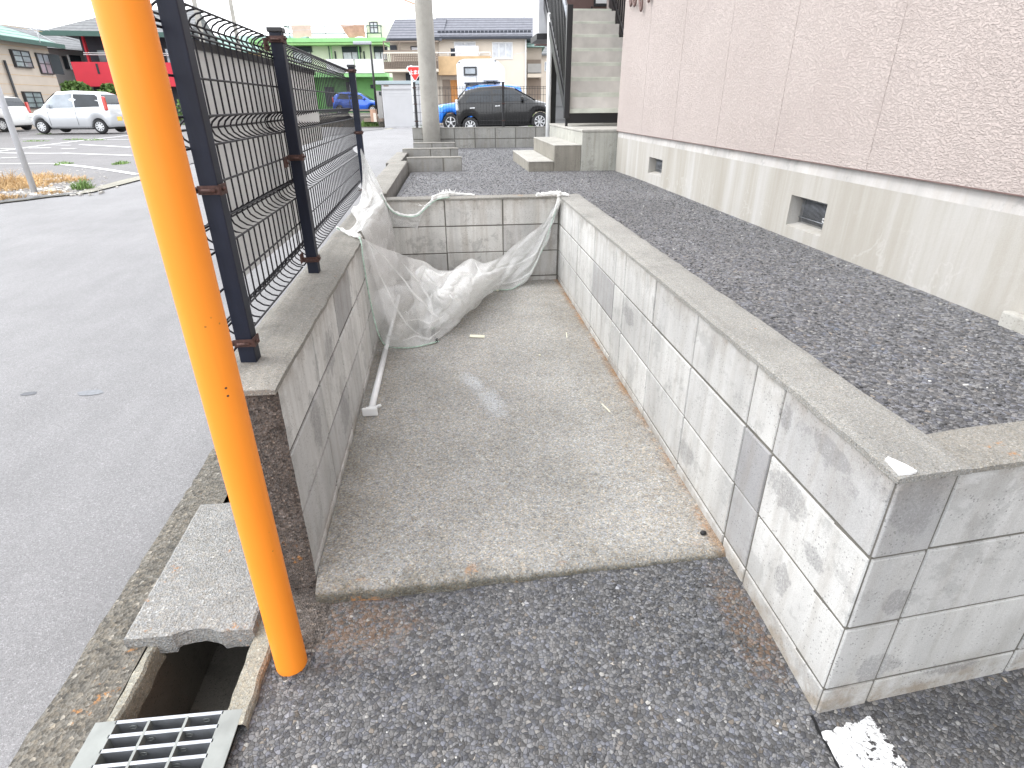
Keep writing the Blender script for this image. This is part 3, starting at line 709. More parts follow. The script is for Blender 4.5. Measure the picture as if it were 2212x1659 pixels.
mb.grid(lambda a, b: Vector((-.868+.010*a, lerp(-1.5, 1.83, b), lerp(.008, -.42, a))), 1, 20)
mb.grid(lambda a, b: Vector((-.572, lerp(-1.5, 1.83, b), lerp(0, -.42, a))), 1, 20)
mb.add([(-.87, -1.5, -.33), (-.57, -1.5, -.33), (-.57, 1.9, -.33), (-.87, 1.9, -.33)], [(0, 1, 2, 3)])
tag(mb.build('gutter_channel', M['guttin']), kind='structure')
mb = MB()
def lipf(x0, x1, y0, y1):
    def f(a, b):
        y = lerp(y0, y1, b); n1 = .004*noise.noise(Vector((x0*9, y*25, 0))); n2 = .006*noise.noise(Vector((x1*9, y*18, 0)))
        prof = [(x0+n1, -.09), (x0+n1, .000), (x0+n1+.006, .011), (x1+n2-.006, .012), (x1+n2, .004), (x1+n2+.002, -.05)]
        q = prof[int(round(a*5))]; return Vector((q[0], y, q[1]))
    return f
mb.grid(lipf(-.598, -.540, .90, 1.30), 5, 40, smooth=False)
mb.grid(lipf(-.870, -.842, .93, 1.16), 5, 40, smooth=False)
tag(mb.build('gutter_lip', M['lip']), kind='structure')
# cover slab, half pulled over the gutter, with its lifting notch
cv = thing('drain_cover', 'speckled concrete drain cover with a worn notch, lying over the gutter behind the orange pole', 'drain cover', (-.75, 1.43, .03))
mb = MB(); i_ = T(cv)
def coverf():
    nx, ny = 46, 50; zt = .047; X0, X1, Y0, Y1 = -.922, -.590, 1.147, 1.715
    def fy(a):
        n = 0
        if .38 < a < .72: n = .016*math.sin((a-.38)/.34*math.pi)**.5
        return Y0+n+.0035*noise.noise(Vector((a*14, 0, 0)))+.012*a*0
    def top(a, b):
        x = lerp(X0, X1, a)+.0025*noise.noise(Vector((a*2, b*16, 3))); y = lerp(fy(a), Y1, b)
        x += lerp(.004, -.012, b)*(1-a)
        z = zt+.0016*noise.noise(Vector((x*30, y*30, 0)))-.008*(1-b)*0
        if a in (0, 1) or b in (0, 1): z -= .004
        return Vector((x, y, z))
    mb.grid(top, nx, ny, smooth=False)
    n = nx+1
    loop = [(i, 0) for i in range(nx+1)]+[(nx, j) for j in range(1, ny+1)]+[(i, ny) for i in range(nx-1, -1, -1)]+[(0, j) for j in range(ny-1, 0, -1)]
    prev = [top(i/nx, j/ny) for i, j in loop]
    ring = []
    for k, (i, j) in enumerate(loop):
        p = prev[k]; zb = -.020
        if j == 0 and .38 < i/nx < .74: zb = -.006
        ring.append(Vector((p.x+.002*noise.noise(p*40), p.y+.003*noise.noise(p*50+Vector((3, 3, 3))), zb+.002*noise.noise(p*30))))
    L = len(loop); vs = prev+ring
    mb.add(vs, [(k, (k+1) % L, (k+1) % L+L, k+L) for k in range(L)]+[tuple(range(2*L-1, L-1, -1))])
coverf(); mb.v = [tuple(i_ @ Vector(v)) for v in mb.v]; mb.build('slab', M['cover'], cv)
mb = MB()
def apf(a, b):
    x = lerp(-.597, -.36, a); y = lerp(1.09, 1.335, b)+.012*noise.noise(Vector((x*22, 0, 2)))*(1-b)
    return Vector((x, y, .003-.028*max(0, 1-b*5)**2*1-.022*sm((x+.46)/.08)*(1-b*.2)+.002*noise.noise(Vector((x*50, y*50, 0)))))
mb.grid(apf, 30, 30, smooth=False); tag(mb.build('concrete_apron', M['wallend']), kind='structure')
# steel grating on the next stretch
gr = thing('drain_grate', 'galvanised steel drain grating with wide slots at the bottom edge, beside the gravelly asphalt', 'drain grating', (-.72, .7, 0)); i_ = T(gr)
mb = MB(); zt = .012
mb.bbox((-.888, .02, zt-.004), (-.838, .940, zt), .001); mb.bbox((-.604, .02, zt-.004), (-.556, .940, zt), .001)
mb.v = [tuple(i_ @ Vector(v)) for v in mb.v]; mb.build('side_flange', M['galvlight'], gr)
mb = MB()
ys_ = [.936-.0335*i for i in range(28)]
for k, y in enumerate(ys_):
    mb.box((-.842, y-.0022, zt-.044), (-.600, y+.0022, zt-.0015)); mb.box((-.842, y-.0048, zt-.0015), (-.600, y+.0035, zt))
mb.v = [tuple(i_ @ Vector(v)) for v in mb.v]; mb.build('bearing_bars', M['galv'], gr)
mb = MB()
for x in (-.765, -.680): mb.box((x-.003, .03, zt-.022), (x+.003, .934, zt+.0005))
mb.box((-.842, .03, zt-.044), (-.838, .938, zt-.004)); mb.box((-.604, .03, zt-.044), (-.600, .938, zt-.004))
for k, y in enumerate(ys_[:9]):
    for x in ((-.805, -.64) if k == 0 else (-.752, -.667)):
        mb.tube([(x+.008*math.cos(t), y-.0045, zt-.017+.005*math.sin(t)) for t in [i*math.pi/5 for i in range(10)]], .0012, 4, closed=True)
mb.v = [tuple(i_ @ Vector(v)) for v in mb.v]; mb.build('cross_bars', M['galvlight'], gr)

# ------------------------------------------------------------------ orange pole
op = thing('guard_pole', 'bright orange plastic-sleeved pole rising from the asphalt in the left foreground', 'pole', (-.477, 1.068, -.03))
mb = MB(); mb.tube([(0, 0, z) for z in [0, .03, .06]+[.1+.1*i for i in range(26)]], [.0375, .0385, .0385]+[.0385]*26, 48)
mb.build('sleeve', M['orange'], op)
mb = MB()
for dz in (.930, .913):
    c = onz(450, 795 if dz > .92 else 807, .0); dr = (CAM-Vector((-.477, 1.068, dz))); dr.z = 0; dr.normalize()
    dr = Matrix.Rotation(.22, 3, 'Z') @ dr
    p = dr*.0382+Vector((0, 0, dz-.09)); mb.tube([p-dr*.001, p+dr*.0006], [.0035, .0022], 7)
mb.build('rust_spot', M['rust'], op)
mb = MB()
for i in range(46):
    a = R.uniform(0, 6.28); r = R.uniform(.036, .048); x, y = r*math.cos(a), r*math.sin(a); s = R.uniform(.004, .009)
    mb.bbox((x-s, y-s, .012), (x+s, y+s, .020+s*.6), s*.5, M_=Matrix.Rotation(R.uniform(-.3, .3), 4, 'Z'))
mb.build('base_crumbs', M['lot'], op)

# ------------------------------------------------------------------ mesh fence on the left wall
FP = [(-.567, 1.487), (-.583, 2.393), (-.640, 4.50)]
def fx(y):
    if y < 2.393: return lerp(FP[0][0], FP[1][0], (y-1.487)/.906)-.030
    return lerp(FP[1][0], FP[2][0], (y-2.393)/2.107)-.030
fen = thing('mesh_fence', 'navy posts and dark welded wire mesh fence on top of the left block wall', 'fence', (-.58, 2.4, .68)); i_ = T(fen)
BEND = [(1.512, 1.487, 1.460), (1.277, 1.246, 1.211), (1.037, 1.008, .973), (.789, .757, .721)]
RAILS = [1.449, 1.359, 1.124, .880]
prof = []
def bpts(top, mid, bot, first=False, last=False):
    return [(0, top), (-.020, top-.004), (-.036, lerp(top, mid, .55)), (-.043, mid), (-.036, lerp(mid, bot, .5)), (-.018, bot+.004), (0, bot)]
for b_ in BEND: prof += bpts(*b_)
prof = [(0, 1.514)]+prof+[(0, .719)]
def panel(y0, y1, name='wire_panel'):
    mb = MB(); n = int(round((y1-y0)/.0535)); n = max(n, 1)
    for i in range(n+1):
        y = lerp(y0, y1, i/n); x = fx(y)
        mb.tube([(x+p[0], y, p[1]) for p in prof], .0027, 5)
    def rail(dx, z, r=.003):
        k = 6; mb.tube([(fx(lerp(y0, y1, t/k))+dx+.0035, lerp(y0, y1, t/k), z) for t in range(k+1)], r, 5)
    for z in RAILS: rail(0, z)
    for (a, m_, c) in BEND: rail(0, a); rail(-.047, m_); rail(0, c)
    mb.v = [tuple(i_ @ Vector(v)) for v in mb.v]; mb.build(name, M['wire'], fen)
panel(1.395, 2.318); panel(2.345, 4.62)
def post(parent, x, y, z0, z1, w_=.04, clamps=(), material='navy', inv=None):
    po = MB(); po.bbox((x-w_/2, y-w_/2, z0), (x+w_/2, y+w_/2, z1), .003)
    po.v = [tuple(inv @ Vector(v)) for v in po.v]; o = po.build('post', M[material], parent)
    c = MB(); c.bbox((x-w_*.62, y-w_*.62, z1-.006), (x+w_*.62, y+w_*.62, z1+.009), .003); c.v = [tuple(inv @ Vector(v)) for v in c.v]
    c.build('cap', M['dark'], o)
    for z in clamps:
        k = MB(); h = .010; q = w_/2+.0035
        k.box((x-q-.0, y-q-.002, z-h), (x+q, y-q+.0012, z+h)); k.box((x+q-.001, y-q, z-h*1.2), (x+q+.0025, y+q*.7, z+h*1.2)); k.box((x-q-.006, y-q, z-h*.7), (x-q+.001, y-q+.006, z+h*.7))
        k.cyl((x-q*.6, y-q-.006, z-.001), (x+q*.7, y-q-.006, z-.001), .0042, 8); k.tube([(x+q+.004, y-q+.01, z), (x+q+.009, y-q+.016, z+.004)], .004, 8)
        k.tube([(x-q, y-q-.002, z), (x-q-.012, y-q-.008, z-.003), (x-q-.02, y-q+.004, z-.002)], .0022, 6)
        k.v = [tuple(inv @ Vector(v)) for v in k.v]; k.build('clamp', M['rust'], o)
    return o
for k_, (x, y) in enumerate(FP): post(fen, x, y, .676, 1.532+(.05 if k_ == 0 else 0), .042, (.737, 1.122, 1.505) if k_ else (.737, 1.122), inv=i_)
for z in (.755, 1.11, 1.485):
    mb = MB(); y = 2.331; x = fx(y)
    mb.box((x+.003, y-.028, z-.018), (x+.006, y+.022, z+.018)); mb.tube([(x+.004, y-.004, z), (x+.013, y-.004, z)], .004, 7); mb.tube([(x+.004, y+.012, z-.005), (x+.010, y+.012, z-.005)], .004, 7)
    mb.v = [tuple(i_ @ Vector(v)) for v in mb.v]; mb.build('joint_plate', M['rust'], fen)
# notice boards wired to the road side of the fence (we see their backs)
def boardf(y0, y1, z0, z1, label):
    x = -.668; t = thing('notice_board', label, 'notice board', (x, (y0+y1)/2, (z0+z1)/2), 0, 'boards on the road side of the fence'); i2 = T(t)
    b = MB(); b.bbox((x-.004, y0, z0), (x+.004, y1, z1), .002); b.v = [tuple(i2 @ Vector(v)) for v in b.v]; b.build('panel', M['board'], t)
    b = MB(); b.box((x+.003, y0, z1-.018), (x+.012, y1, z1+.004)); b.box((x+.003, y0-.002, z0), (x+.008, y0+.012, z1)); b.v = [tuple(i2 @ Vector(v)) for v in b.v]
    b.build('top_frame', M['dark'], t)
boardf(1.70, 2.70, .815, 1.452, 'large grey board back seen through the fence between the first two navy posts')
boardf(2.725, 3.33, 1.135, 1.452, 'smaller grey board back seen through the fence, just beyond the middle navy post')

# ------------------------------------------------------------------ white netting
def cr(p, t):
    n = len(p)-1; x = t*n; i = min(int(x), n-1); f = x-i
    a, b, c, d = p[max(i-1, 0)], p[i], p[i+1], p[min(i+2, n)]
    return ((b*2)+(c-a)*f+(a*2-b*5+c*4-d)*f*f+(b*3-a-c*3+d)*f*f*f)*.5
def n5(cx, cy): return ((1000+cx/1.843)*.6777, (500+cy/1.843)*.6777)
def Q(cx, cy, k, v):
    px, py = n5(cx, cy); return {'x': onx, 'y': ony, 'z': onz}[k](px, py, v)
net = thing('garbage_net', 'torn white netting draped over the wall corner and heaped on the enclosure floor', 'net', (-.2, 3.4, .04)); iN = T(net)
def cloth(cols, nu, nv, amp, fs, seed, name, floor=.043, uvs=1., ridge=1., fold=None, m_='net'):
    mb = MB(); mb.uv = {}
    def surf(u, v):
        vs = [cr(c, v) for c in cols]; return cr(vs, u)
    P = [[surf(i/nu, j/nv) for i in range(nu+1)] for j in range(nv+1)]
    k = 0
    for j in range(nv+1):
        for i in range(nu+1):
            a = P[j][min(i+1, nu)]-P[j][max(i-1, 0)]; b = P[min(j+1, nv)][i]-P[max(j-1, 0)][i]
            nn = a.cross(b); nn = nn.normalized() if nn.length > 1e-9 else Vector((0, 0, 1))
            u, v = i/nu, j/nv
            edge = min(1, 8*min(u, 1-u))*min(1, 6*min(v, 1-v)+.25)
            s1 = noise.noise(Vector((u*fs[0]+v*2.5, v*fs[1], seed))); s2 = noise.noise(Vector((u*fs[0]*2.7-v*5, v*fs[1]*2.2+u*3, seed+5)))
            s3 = noise.noise(Vector((u*fs[0]*6, v*fs[1]*5, seed+11)))
            d = amp*((1-min(1, abs(s1)*2.2)**.8*1.7)*ridge+.26*(1-min(1, 2.4*abs(s2))**.8*1.6)+.06*s3)*edge
            p = P[j][i]+nn*d
            if p.z < floor: p.z = floor+.0015*(s3+1)
            mb.v.append(tuple(iN @ p)); mb.uv[k] = (u*uvs, v*uvs); k += 1
    n = nu+1
    for j in range(nv):
        for i in range(nu): mb.f.append((j*n+i, j*n+i+1, (j+1)*n+i+1, (j+1)*n+i)); mb.mi.append(0); mb.t.append(.5); mb.sm.append(True)
    o = mb.build(name, M[m_], net); return P
cols = [
 [Q(272, 472, 'z', .69), Q(290, 600, 'x', -.462), Q(318, 760, 'x', -.458), Q(358, 950, 'x', -.45), Q(415, 1108, 'z', .045)],
 [Q(400, 530, 'y', 3.20), Q(415, 650, 'y', 3.14), Q(440, 800, 'y', 3.06), Q(480, 980, 'y', 2.96), Q(515, 1120, 'z', .045)],
 [Q(540, 583, 'y', 3.42), Q(560, 700, 'y', 3.34), Q(585, 850, 'y', 3.18), Q(610, 1000, 'z', .12), Q(625, 1112, 'z', .045)],
 [Q(645, 612, 'y', 3.66), Q(672, 760, 'y', 3.5), Q(665, 880, 'y', 3.33), Q(680, 1000, 'z', .13), Q(705, 1092, 'z', .05)],
 [Q(730, 668, 'y', 3.86), Q(742, 800, 'z', .27), Q(748, 890, 'z', .2), Q(765, 960, 'z', .13), Q(750, 1055, 'z', .05)],
 [Q(800, 668, 'y', 3.95), Q(820, 780, 'z', .27), Q(832, 870, 'z', .2), Q(826, 940, 'z', .12), Q(818, 1002, 'z', .05)],
 [Q(862, 636, 'y', 4.08), Q(872, 750, 'z', .29), Q(885, 840, 'z', .2), Q(870, 900, 'z', .12), Q(852, 944, 'z', .05)],
 [Q(925, 600, 'y', 4.2), Q(935, 700, 'z', .30), Q(950, 780, 'z', .22), Q(955, 830, 'z', .12), Q(955, 884, 'z', .05)],
 [Q(1010, 620, 'y', 4.25), Q(1020, 690, 'z', .26), Q(1022, 745, 'z', .17), Q(1012, 782, 'z', .1), Q(1000, 815, 'z', .05)],
 [Q(1090, 592, 'y', 4.3), Q(1100, 655, 'y', 4.24), Q(1100, 705, 'y', 4.2), Q(1092, 745, 'z', .1), Q(1085, 780, 'z', .05)],
 [Q(1200, 500, 'y', 4.33), Q(1192, 590, 'y', 4.30), Q(1184, 660, 'y', 4.27), Q(1175, 720, 'y', 4.24), Q(1165, 773, 'z', .05)],
 [Q(1320, 413, 'y', 4.36), Q(1303, 520, 'y', 4.34), Q(1290, 600, 'y', 4.32), Q(1275, 665, 'y', 4.3), Q(1248, 725, 'y', 4.28)],
 [Q(1395, 330, 'y', 4.37), Q(1378, 400, 'y', 4.36), Q(1366, 450, 'y', 4.35), Q(1355, 500, 'y', 4.34), Q(1338, 550, 'y', 4.33)],
 [Q(1428, 265, 'y', 4.38), Q(1424, 285, 'y', 4.375), Q(1419, 307, 'y', 4.37), Q(1412, 332, 'y', 4.37), Q(1404, 360, 'y', 4.36)],
 [Q(1440, 236, 'z', .69), Q(1442, 238, 'z', .69), Q(1444, 240, 'z', .69), Q(1446, 242, 'z', .69), Q(1448, 244, 'z', .69)]]
Pm = cloth(cols, 300, 120, .028, (8, 1.7), 1.7, 'main_sheet')
cols_b = [[p+Vector((.01, .012, -.012)) for p in c[:4]] for c in cols[2:]]
cloth(cols_b, 200, 90, .030, (6, 2), 41.7, 'under_sheet', uvs=.8)
def heap(pts, nu, nv, amp, fs, seed, name): return cloth([[Q(*p) for p in c] for c in pts], nu, nv, amp, fs, seed, name, uvs=.5, m_='netdense')
heap([[(560, 720, 'z', .34), (590, 850, 'z', .20), (560, 905, 'z', .12)],
      [(640, 640, 'z', .42), (690, 800, 'z', .26), (650, 930, 'z', .10)],
      [(740, 690, 'z', .36), (770, 830, 'z', .25), (740, 985, 'z', .07)],
      [(850, 660, 'z', .36), (870, 790, 'z', .25), (830, 990, 'z', .06)],
      [(930, 690, 'z', .30), (950, 770, 'z', .20), (900, 900, 'z', .06)],
      [(985, 740, 'z', .18), (995, 790, 'z', .11), (985, 830, 'z', .05)]], 180, 130, .028, (3.6, 2.4), 9.1, 'crumpled_fold')
heap([[(640, 930, 'z', .12), (650, 975, 'z', .10), (665, 1000, 'z', .05)],
      [(700, 900, 'z', .16), (720, 950, 'z', .13), (730, 1005, 'z', .05)],
      [(770, 905, 'z', .15), (785, 960, 'z', .11), (775, 1010, 'z', .05)],
      [(805, 935, 'z', .10), (825, 970, 'z', .08), (820, 1005, 'z', .05)]], 80, 60, .024, (3, 2.4), 3.3, 'crumpled_fold')
def LWx(y): return -.012*(y-1.31)
rows = [
 [(-.600, 4.47, 1.02), (-.592, 4.47, 1.0), (-.585, 4.465, .98), (-.576, 4.46, .96), (-.566, 4.45, .93)],
 [(-.60, 4.42, .84), (-.575, 4.42, .82), (-.53, 4.42, .78), (-.47, 4.40, .71), (-.43, 4.37, .58)],
 [(-.60, 4.15, .705), (-.53, 4.18, .70), (-.453, 4.22, .69), (-.425, 4.23, .5), (-.40, 4.3, .20)],
 [(-.615, 3.82, .70), (-.53, 3.82, .693), (-.452, 3.82, .69), (-.425, 3.86, .45), (-.41, 3.95, .14)],
 [(-.535, 3.45, .695), (-.50, 3.45, .692), (-.452, 3.42, .69), (-.425, 3.5, .4), (-.39, 3.6, .10)],
 [(-.545, 3.13, .694), (-.50, 3.10, .692), (-.452, 3.07, .69), (-.43, 3.2, .38), (-.40, 3.35, .08)]]
cols2 = [[Vector((rows[r][c][0]+LWx(rows[r][c][1]), rows[r][c][1], rows[r][c][2])) for r in range(6)] for c in range(5)]
P2 = cloth(cols2, 90, 130, .009, (7, 5), 20.2, 'wall_drape', uvs=.8, m_='netdense')
cols3 = [[Vector((p.x+.006, p.y, p.z+.004)) for p in c] for c in cols2]
cloth(cols3[:4], 80, 110, .012, (5, 6), 31.2, 'wall_drape', uvs=.8)
# strip torn along the back wall
st = [[Q(395, 215, 'y', 4.37), Q(440, 300, 'y', 4.36), Q(450, 385, 'y', 4.38)],
      [Q(470, 318, 'y', 4.36), Q(480, 360, 'y', 4.38), Q(490, 408, 'y', 4.39)],
      [Q(545, 346, 'y', 4.36), Q(550, 375, 'y', 4.38), Q(560, 412, 'y', 4.39)],
      [Q(605, 340, 'y', 4.36), Q(605, 375, 'y', 4.38), Q(600, 418, 'y', 4.39)],
      [Q(650, 300, 'y', 4.36), Q(635, 350, 'y', 4.38), Q(600, 445, 'y', 4.39)]]
cloth(st, 60, 24, .004, (5, 3), 4.4, 'torn_strip', uvs=.35, m_='netdense')
def hem(path, r, name, mat_, n=8, lump=.35, seed=0):
    mb = MB(); path = [Vector(p) for p in path]; K = len(path)*8
    pp = [cr(path, i/K) for i in range(K+1)]
    strands = 1 if name == 'cord' else 4
    for q in range(strands):
        ph = q*2*math.pi/max(1, strands); rr = lambda i: (r if not hasattr(r, '__len__') else lerp(r[0], r[1], i/K))
        P_ = []
        for i, c in enumerate(pp):
            if strands == 1: P_.append(c); continue
            a = ph+i*.22+seed; k = rr(i)*(.75+.9*noise.noise(Vector((i*.3, q*3, seed))))
            P_.append(c+Vector((k*math.cos(a)*.5, k*math.cos(a)*.6, k*math.sin(a)*.85)))
        rs = [rr(i)*(1 if strands == 1 else .48)*(1+lump*(1 if strands == 1 else 1.8)*noise.noise(Vector((i*.6, seed+q*7, 0)))) for i in range(K+1)]
        mb.tube(P_, rs, n if strands == 1 else 7)
    mb.v = [tuple(iN @ Vector(v)) for v in mb.v]; return mb.build(name, mat_, net)
hem([Q(395, 215, 'y', 4.38), Q(440, 292, 'y', 4.37), Q(490, 332, 'y', 4.37), Q(560, 346, 'y', 4.37), Q(615, 335, 'y', 4.37), Q(660, 290, 'y', 4.37), Q(720, 245, 'y', 4.385), Q(790, 228, 'z', .69)], .0095, 'twisted_hem', M['nethem'])
hem([Q(395, 218, 'y', 4.375), Q(440, 298, 'y', 4.36), Q(490, 338, 'y', 4.36), Q(560, 352, 'y', 4.36), Q(615, 342, 'y', 4.36), Q(665, 296, 'y', 4.36), Q(720, 253, 'y', 4.38), Q(800, 236, 'z', .685)], .0035, 'cord', M['rope'])
hem([Q(700, 240, 'z', .69), Q(760, 222, 'z', .695), Q(850, 218, 'z', .69), Q(945, 222, 'z', .688)], (.016, .005), 'twisted_hem', M['nethem'], seed=2)
hem([Q(1310, 222, 'z', .695), Q(1360, 218, 'z', .695), Q(1420, 212, 'z', .70), Q(1455, 215, 'z', .70), Q(1500, 226, 'z', .688)], (.013, .010), 'twisted_hem', M['nethem'], seed=5)
hem([Q(1445, 212, 'z', .705), Q(1440, 245, 'y', 4.385), Q(1425, 290, 'y', 4.37), Q(1400, 350, 'y', 4.36)], (.022, .006), 'twisted_hem', M['nethem'], seed=7)
hem([Q(1452, 240, 'y', 4.38), Q(1425, 310, 'y', 4.355), Q(1390, 410, 'y', 4.34), Q(1355, 520, 'y', 4.33), Q(1300, 630, 'y', 4.3), Q(1240, 720, 'y', 4.27), Q(1165, 775, 'z', .05), Q(1080, 782, 'z', .048), Q(1005, 792, 'z', .048)], .0028, 'cord', M['rope'])
hem([Q(135, 415, 'x', -.62), Q(190, 440, 'z', .695), Q(270, 470, 'z', .694)], (.007, .013), 'twisted_hem', M['nethem'], seed=9)
hem([Q(135, 417, 'x', -.618), Q(190, 446, 'z', .69), Q(268, 474, 'z', .692), Q(290, 600, 'x', -.458), Q(316, 760, 'x', -.454), Q(350, 930, 'x', -.447), Q(385, 1050, 'x', -.43), Q(430, 1112, 'z', .048), Q(520, 1122, 'z', .048), Q(620, 1112, 'z', .048), Q(735, 1083, 'z', .05)], .0036, 'cord', M['rope'])
hem([Q(237, 298, 'z', .692), Q(285, 310, 'z', .70), Q(325, 270, 'z', .71), Q(345, 200, 'y', 4.40), Q(330, 130, 'y', 4.44), Q(318, 78, 'y', 4.47)], .009, 'twisted_hem', M['nethem'], seed=12)
# frayed tufts
for (cx, cy, k, v, n_) in ((775, 215, 'z', .70, 26), (820, 212, 'z', .70, 16), (660, 288, 'y', 4.36, 8), (1440, 208, 'z', .71, 10), (560, 905, 'z', .1, 10)):
    c = Q(cx, cy, k, v); mb = MB()
    for i in range(n_):
        d = Vector((R.uniform(-1, 1), R.uniform(-.5, .5), R.uniform(-.1, 1) if cy < 300 else R.uniform(-1, .3))).normalized(); L = R.uniform(.012, .04)
        s_ = Vector((R.uniform(-.045, .045), 0, 0)); q = c+s_
        mb.add([iN @ (q-Vector((.004, 0, 0))), iN @ (q+Vector((.004, 0, 0))), iN @ (q+d*L+Vector((.002, 0, 0))), iN @ (q+d*L)], [(0, 1, 2, 3)])
    mb.build('frayed_edge', M['nethem'], net)
# creases where the cloth doubles over
def pmat(u, v): return Pm[min(len(Pm)-1, int(round(v*(len(Pm)-1))))][min(len(Pm[0])-1, int(round(u*(len(Pm[0])-1))))]
for k, uvp in enumerate((((.02, .0), (.10, .22), (.17, .45), (.25, .62)), ((.03, .05), (.06, .4), (.10, .7), (.16, .86)), ((.12, .1), (.19, .3), (.24, .5), (.22, .75)), ((.21, .0), (.235, .25), (.23, .5), (.27, .72)), ((.30, .06), (.33, .3), (.38, .42), (.44, .5)), ((.43, .1), (.46, .35), (.45, .6), (.41, .85)), ((.52, .02), (.55, .3), (.62, .5), (.7, .62)), ((.56, .12), (.66, .28), (.78, .4), (.88, .5)), ((.36, .6), (.44, .72), (.52, .8), (.56, .95)), ((.62, .7), (.72, .8), (.8, .86), (.88, .9)), ((.10, .72), (.16, .66), (.22, .70), (.29, .66)), ((.08, .9), (.14, .86), (.2, .9), (.27, .84)))):
    pts = [pmat(*q) for q in uvp]; pts = [p+(CAM-p).normalized()*.024 for p in pts]
    K = 36; P_ = [cr(pts, i/K) for i in range(K+1)]; mb = MB(); rb_ = []
    for i, p in enumerate(P_):
        p = p+Vector((.010*noise.noise(Vector((i*.13, k*5, 0))), .01*noise.noise(Vector((i*.13, k*5, 9))), .010*noise.noise(Vector((i*.17, k*5, 4)))))
        rb_.append(Vector((p.x, p.y, max(p.z, .046))))
    wv = [.004+.010*abs(noise.noise(Vector((i*.11, k*9, 2)))) for i in range(K+1)]; mb.uv = {}
    for i, p in enumerate(rb_):
        d = (rb_[min(i+1, K)]-rb_[max(i-1, 0)]).normalized(); sd2 = d.cross((CAM-p).normalized()).normalized()*wv[i]*math.sin(math.pi*(i+.5)/(K+1))
        for q, off in enumerate((-1, 0, 1)): mb.uv[len(mb.v)] = (i/K*.4, q*.02); mb.v.append(tuple(iN @ (p+sd2*off+(CAM-p).normalized()*(.003 if off == 0 else 0))))
    for i in range(K):
        for q in (0, 1): mb.f.append((i*3+q, i*3+q+1, i*3+q+4, i*3+q+3)); mb.mi.append(0); mb.t.append(.5); mb.sm.append(True)
    mb.build('fold', M['netdense'], net)
# weight chain tied into the hem
mb = MB(); pa = [Q(705, 1010, 'z', .055), Q(700, 1035, 'z', .055), Q(712, 1060, 'z', .055), Q(722, 1085, 'z', .05)]
for i in range(11):
    c = cr(pa, i/10); a = R.uniform(0, 3); mb.tube([iN @ (c+Matrix.Rotation(a, 3, 'Z') @ Vector((.011*math.cos(t), .006*math.sin(t), .004*math.sin(t+i)))) for t in [q*math.pi/4 for q in range(8)]], .0022, 5, closed=True)
ch = mb.build('weight_chain', M['chain'], net)
hem([Q(690, 1015, 'z', .06), Q(705, 1003, 'z', .065), Q(716, 1012, 'z', .06)], .004, 'cord', M['rope'])

# ------------------------------------------------------------------ white rod on the floor and small litter
p0 = onz(800, 893, .052); p1 = Vector((-.425, 4.05, .055))
rod = thing('tension_rod', 'white telescopic rod lying along the foot of the left wall, its end under the netting', 'rod', (p0.x, p0.y, .04)); i_ = T(rod)
d = (p1-p0).normalized(); sdv = d.cross(Vector((0, 0, 1))).normalized(); upv = sdv.cross(d)
mb = MB(); mb.tube([i_ @ (p0+d*.02), i_ @ (p0+d*.72)], .0155, 20); mb.build('outer_tube', M['plastic'], rod)
mb = MB(); mb.tube([i_ @ (p0+d*.72), i_ @ p1], .0125, 20); mb.build('inner_tube', M['plastic'], rod)
mb = MB(); Mx = i_ @ Matrix.Translation(p0) @ Matrix((sdv, d, upv)).transposed().to_4x4()
mb.bbox((-.034, -.010, -.010), (.034, .004, .030), .006, M_=Mx); mb.bbox((-.022, .004, -.008), (.022, .028, .022), .006, M_=Mx); mb.build('foot_pad', M['plastic'], rod)
mb = MB(); mb.tube([Mx @ Vector((.016, .05, .004)), Mx @ Vector((.030, .052, .006))], .007, 10); mb.tube([Mx @ Vector((.030, .052, .006)), Mx @ Vector((.042, .060, .008))], [.009, .006], 10); mb.build('clamp_screw', M['plastic'], rod)
def litter(name, label, cat, corners, th=.003, m_='paper'):
    c = sum(corners, Vector())/len(corners); t = MB(); n = len(corners)
    lo = [q-c for q in corners]; t.add(lo+[q+Vector((0, 0, th)) for q in lo], [tuple(range(n))[::-1], tuple(range(n, 2*n))]+[(i, (i+1) % n, (i+1) % n+n, i+n) for i in range(n)])
    o = t.build(name, M[m_]); o.location = c; return tag(o, label, cat)
zf = .0425
litter('paper_slip', 'small cream paper slip lying on the concrete floor in front of the heaped net', 'paper', [onz(*n5(*p), zf) for p in ((918, 1046), (1005, 1050), (1003, 1064), (916, 1060))])
litter('dry_twig', 'thin pale straw lying flat beside the right-hand wall, nearer the camera', 'twig', [onz(*n5(*p), zf) for p in ((1690, 1452), (1695, 1450), (1743, 1498), (1738, 1501))], .002)
litter('dry_twig', 'tiny upright-looking pale straw on the floor level with the paper slip', 'twig', [onz(*n5(*p), zf) for p in ((1481, 1032), (1486, 1032), (1490, 1062), (1485, 1062))], .002)
def pebble(c, r, label, m_='paper'):
    bm = bmesh.new(); bmesh.ops.create_icosphere(bm, subdivisions=2, radius=r)
    for v in bm.verts: v.co = Vector((v.co.x, v.co.y*.8, v.co.z*.6))*(1+.25*noise.noise(v.co*180))
    t = MB(); bm.verts.ensure_lookup_table(); t.add([v.co.copy() for v in bm.verts], [tuple(v.index for v in f.verts) for f in bm.faces]); bm.free()
    o = t.build('pebble', M[m_]); o.location = c+Vector((0, 0, r*.4)); return tag(o, label, 'pebble')
pebble(onz(*n5(1080, 788), .042), .010, 'pinkish pebble just under the front edge of the hanging net')
pebble(onz(*n5(1328, 1168), .042), .008, 'small white pebble in the middle of the enclosure floor')
pebble(onz(2000+0, 0, 0) if 0 else onz(1519, 1153, .042), .011, 'dark pebble on the floor slab near the foot of the right-hand wall', 'chain')
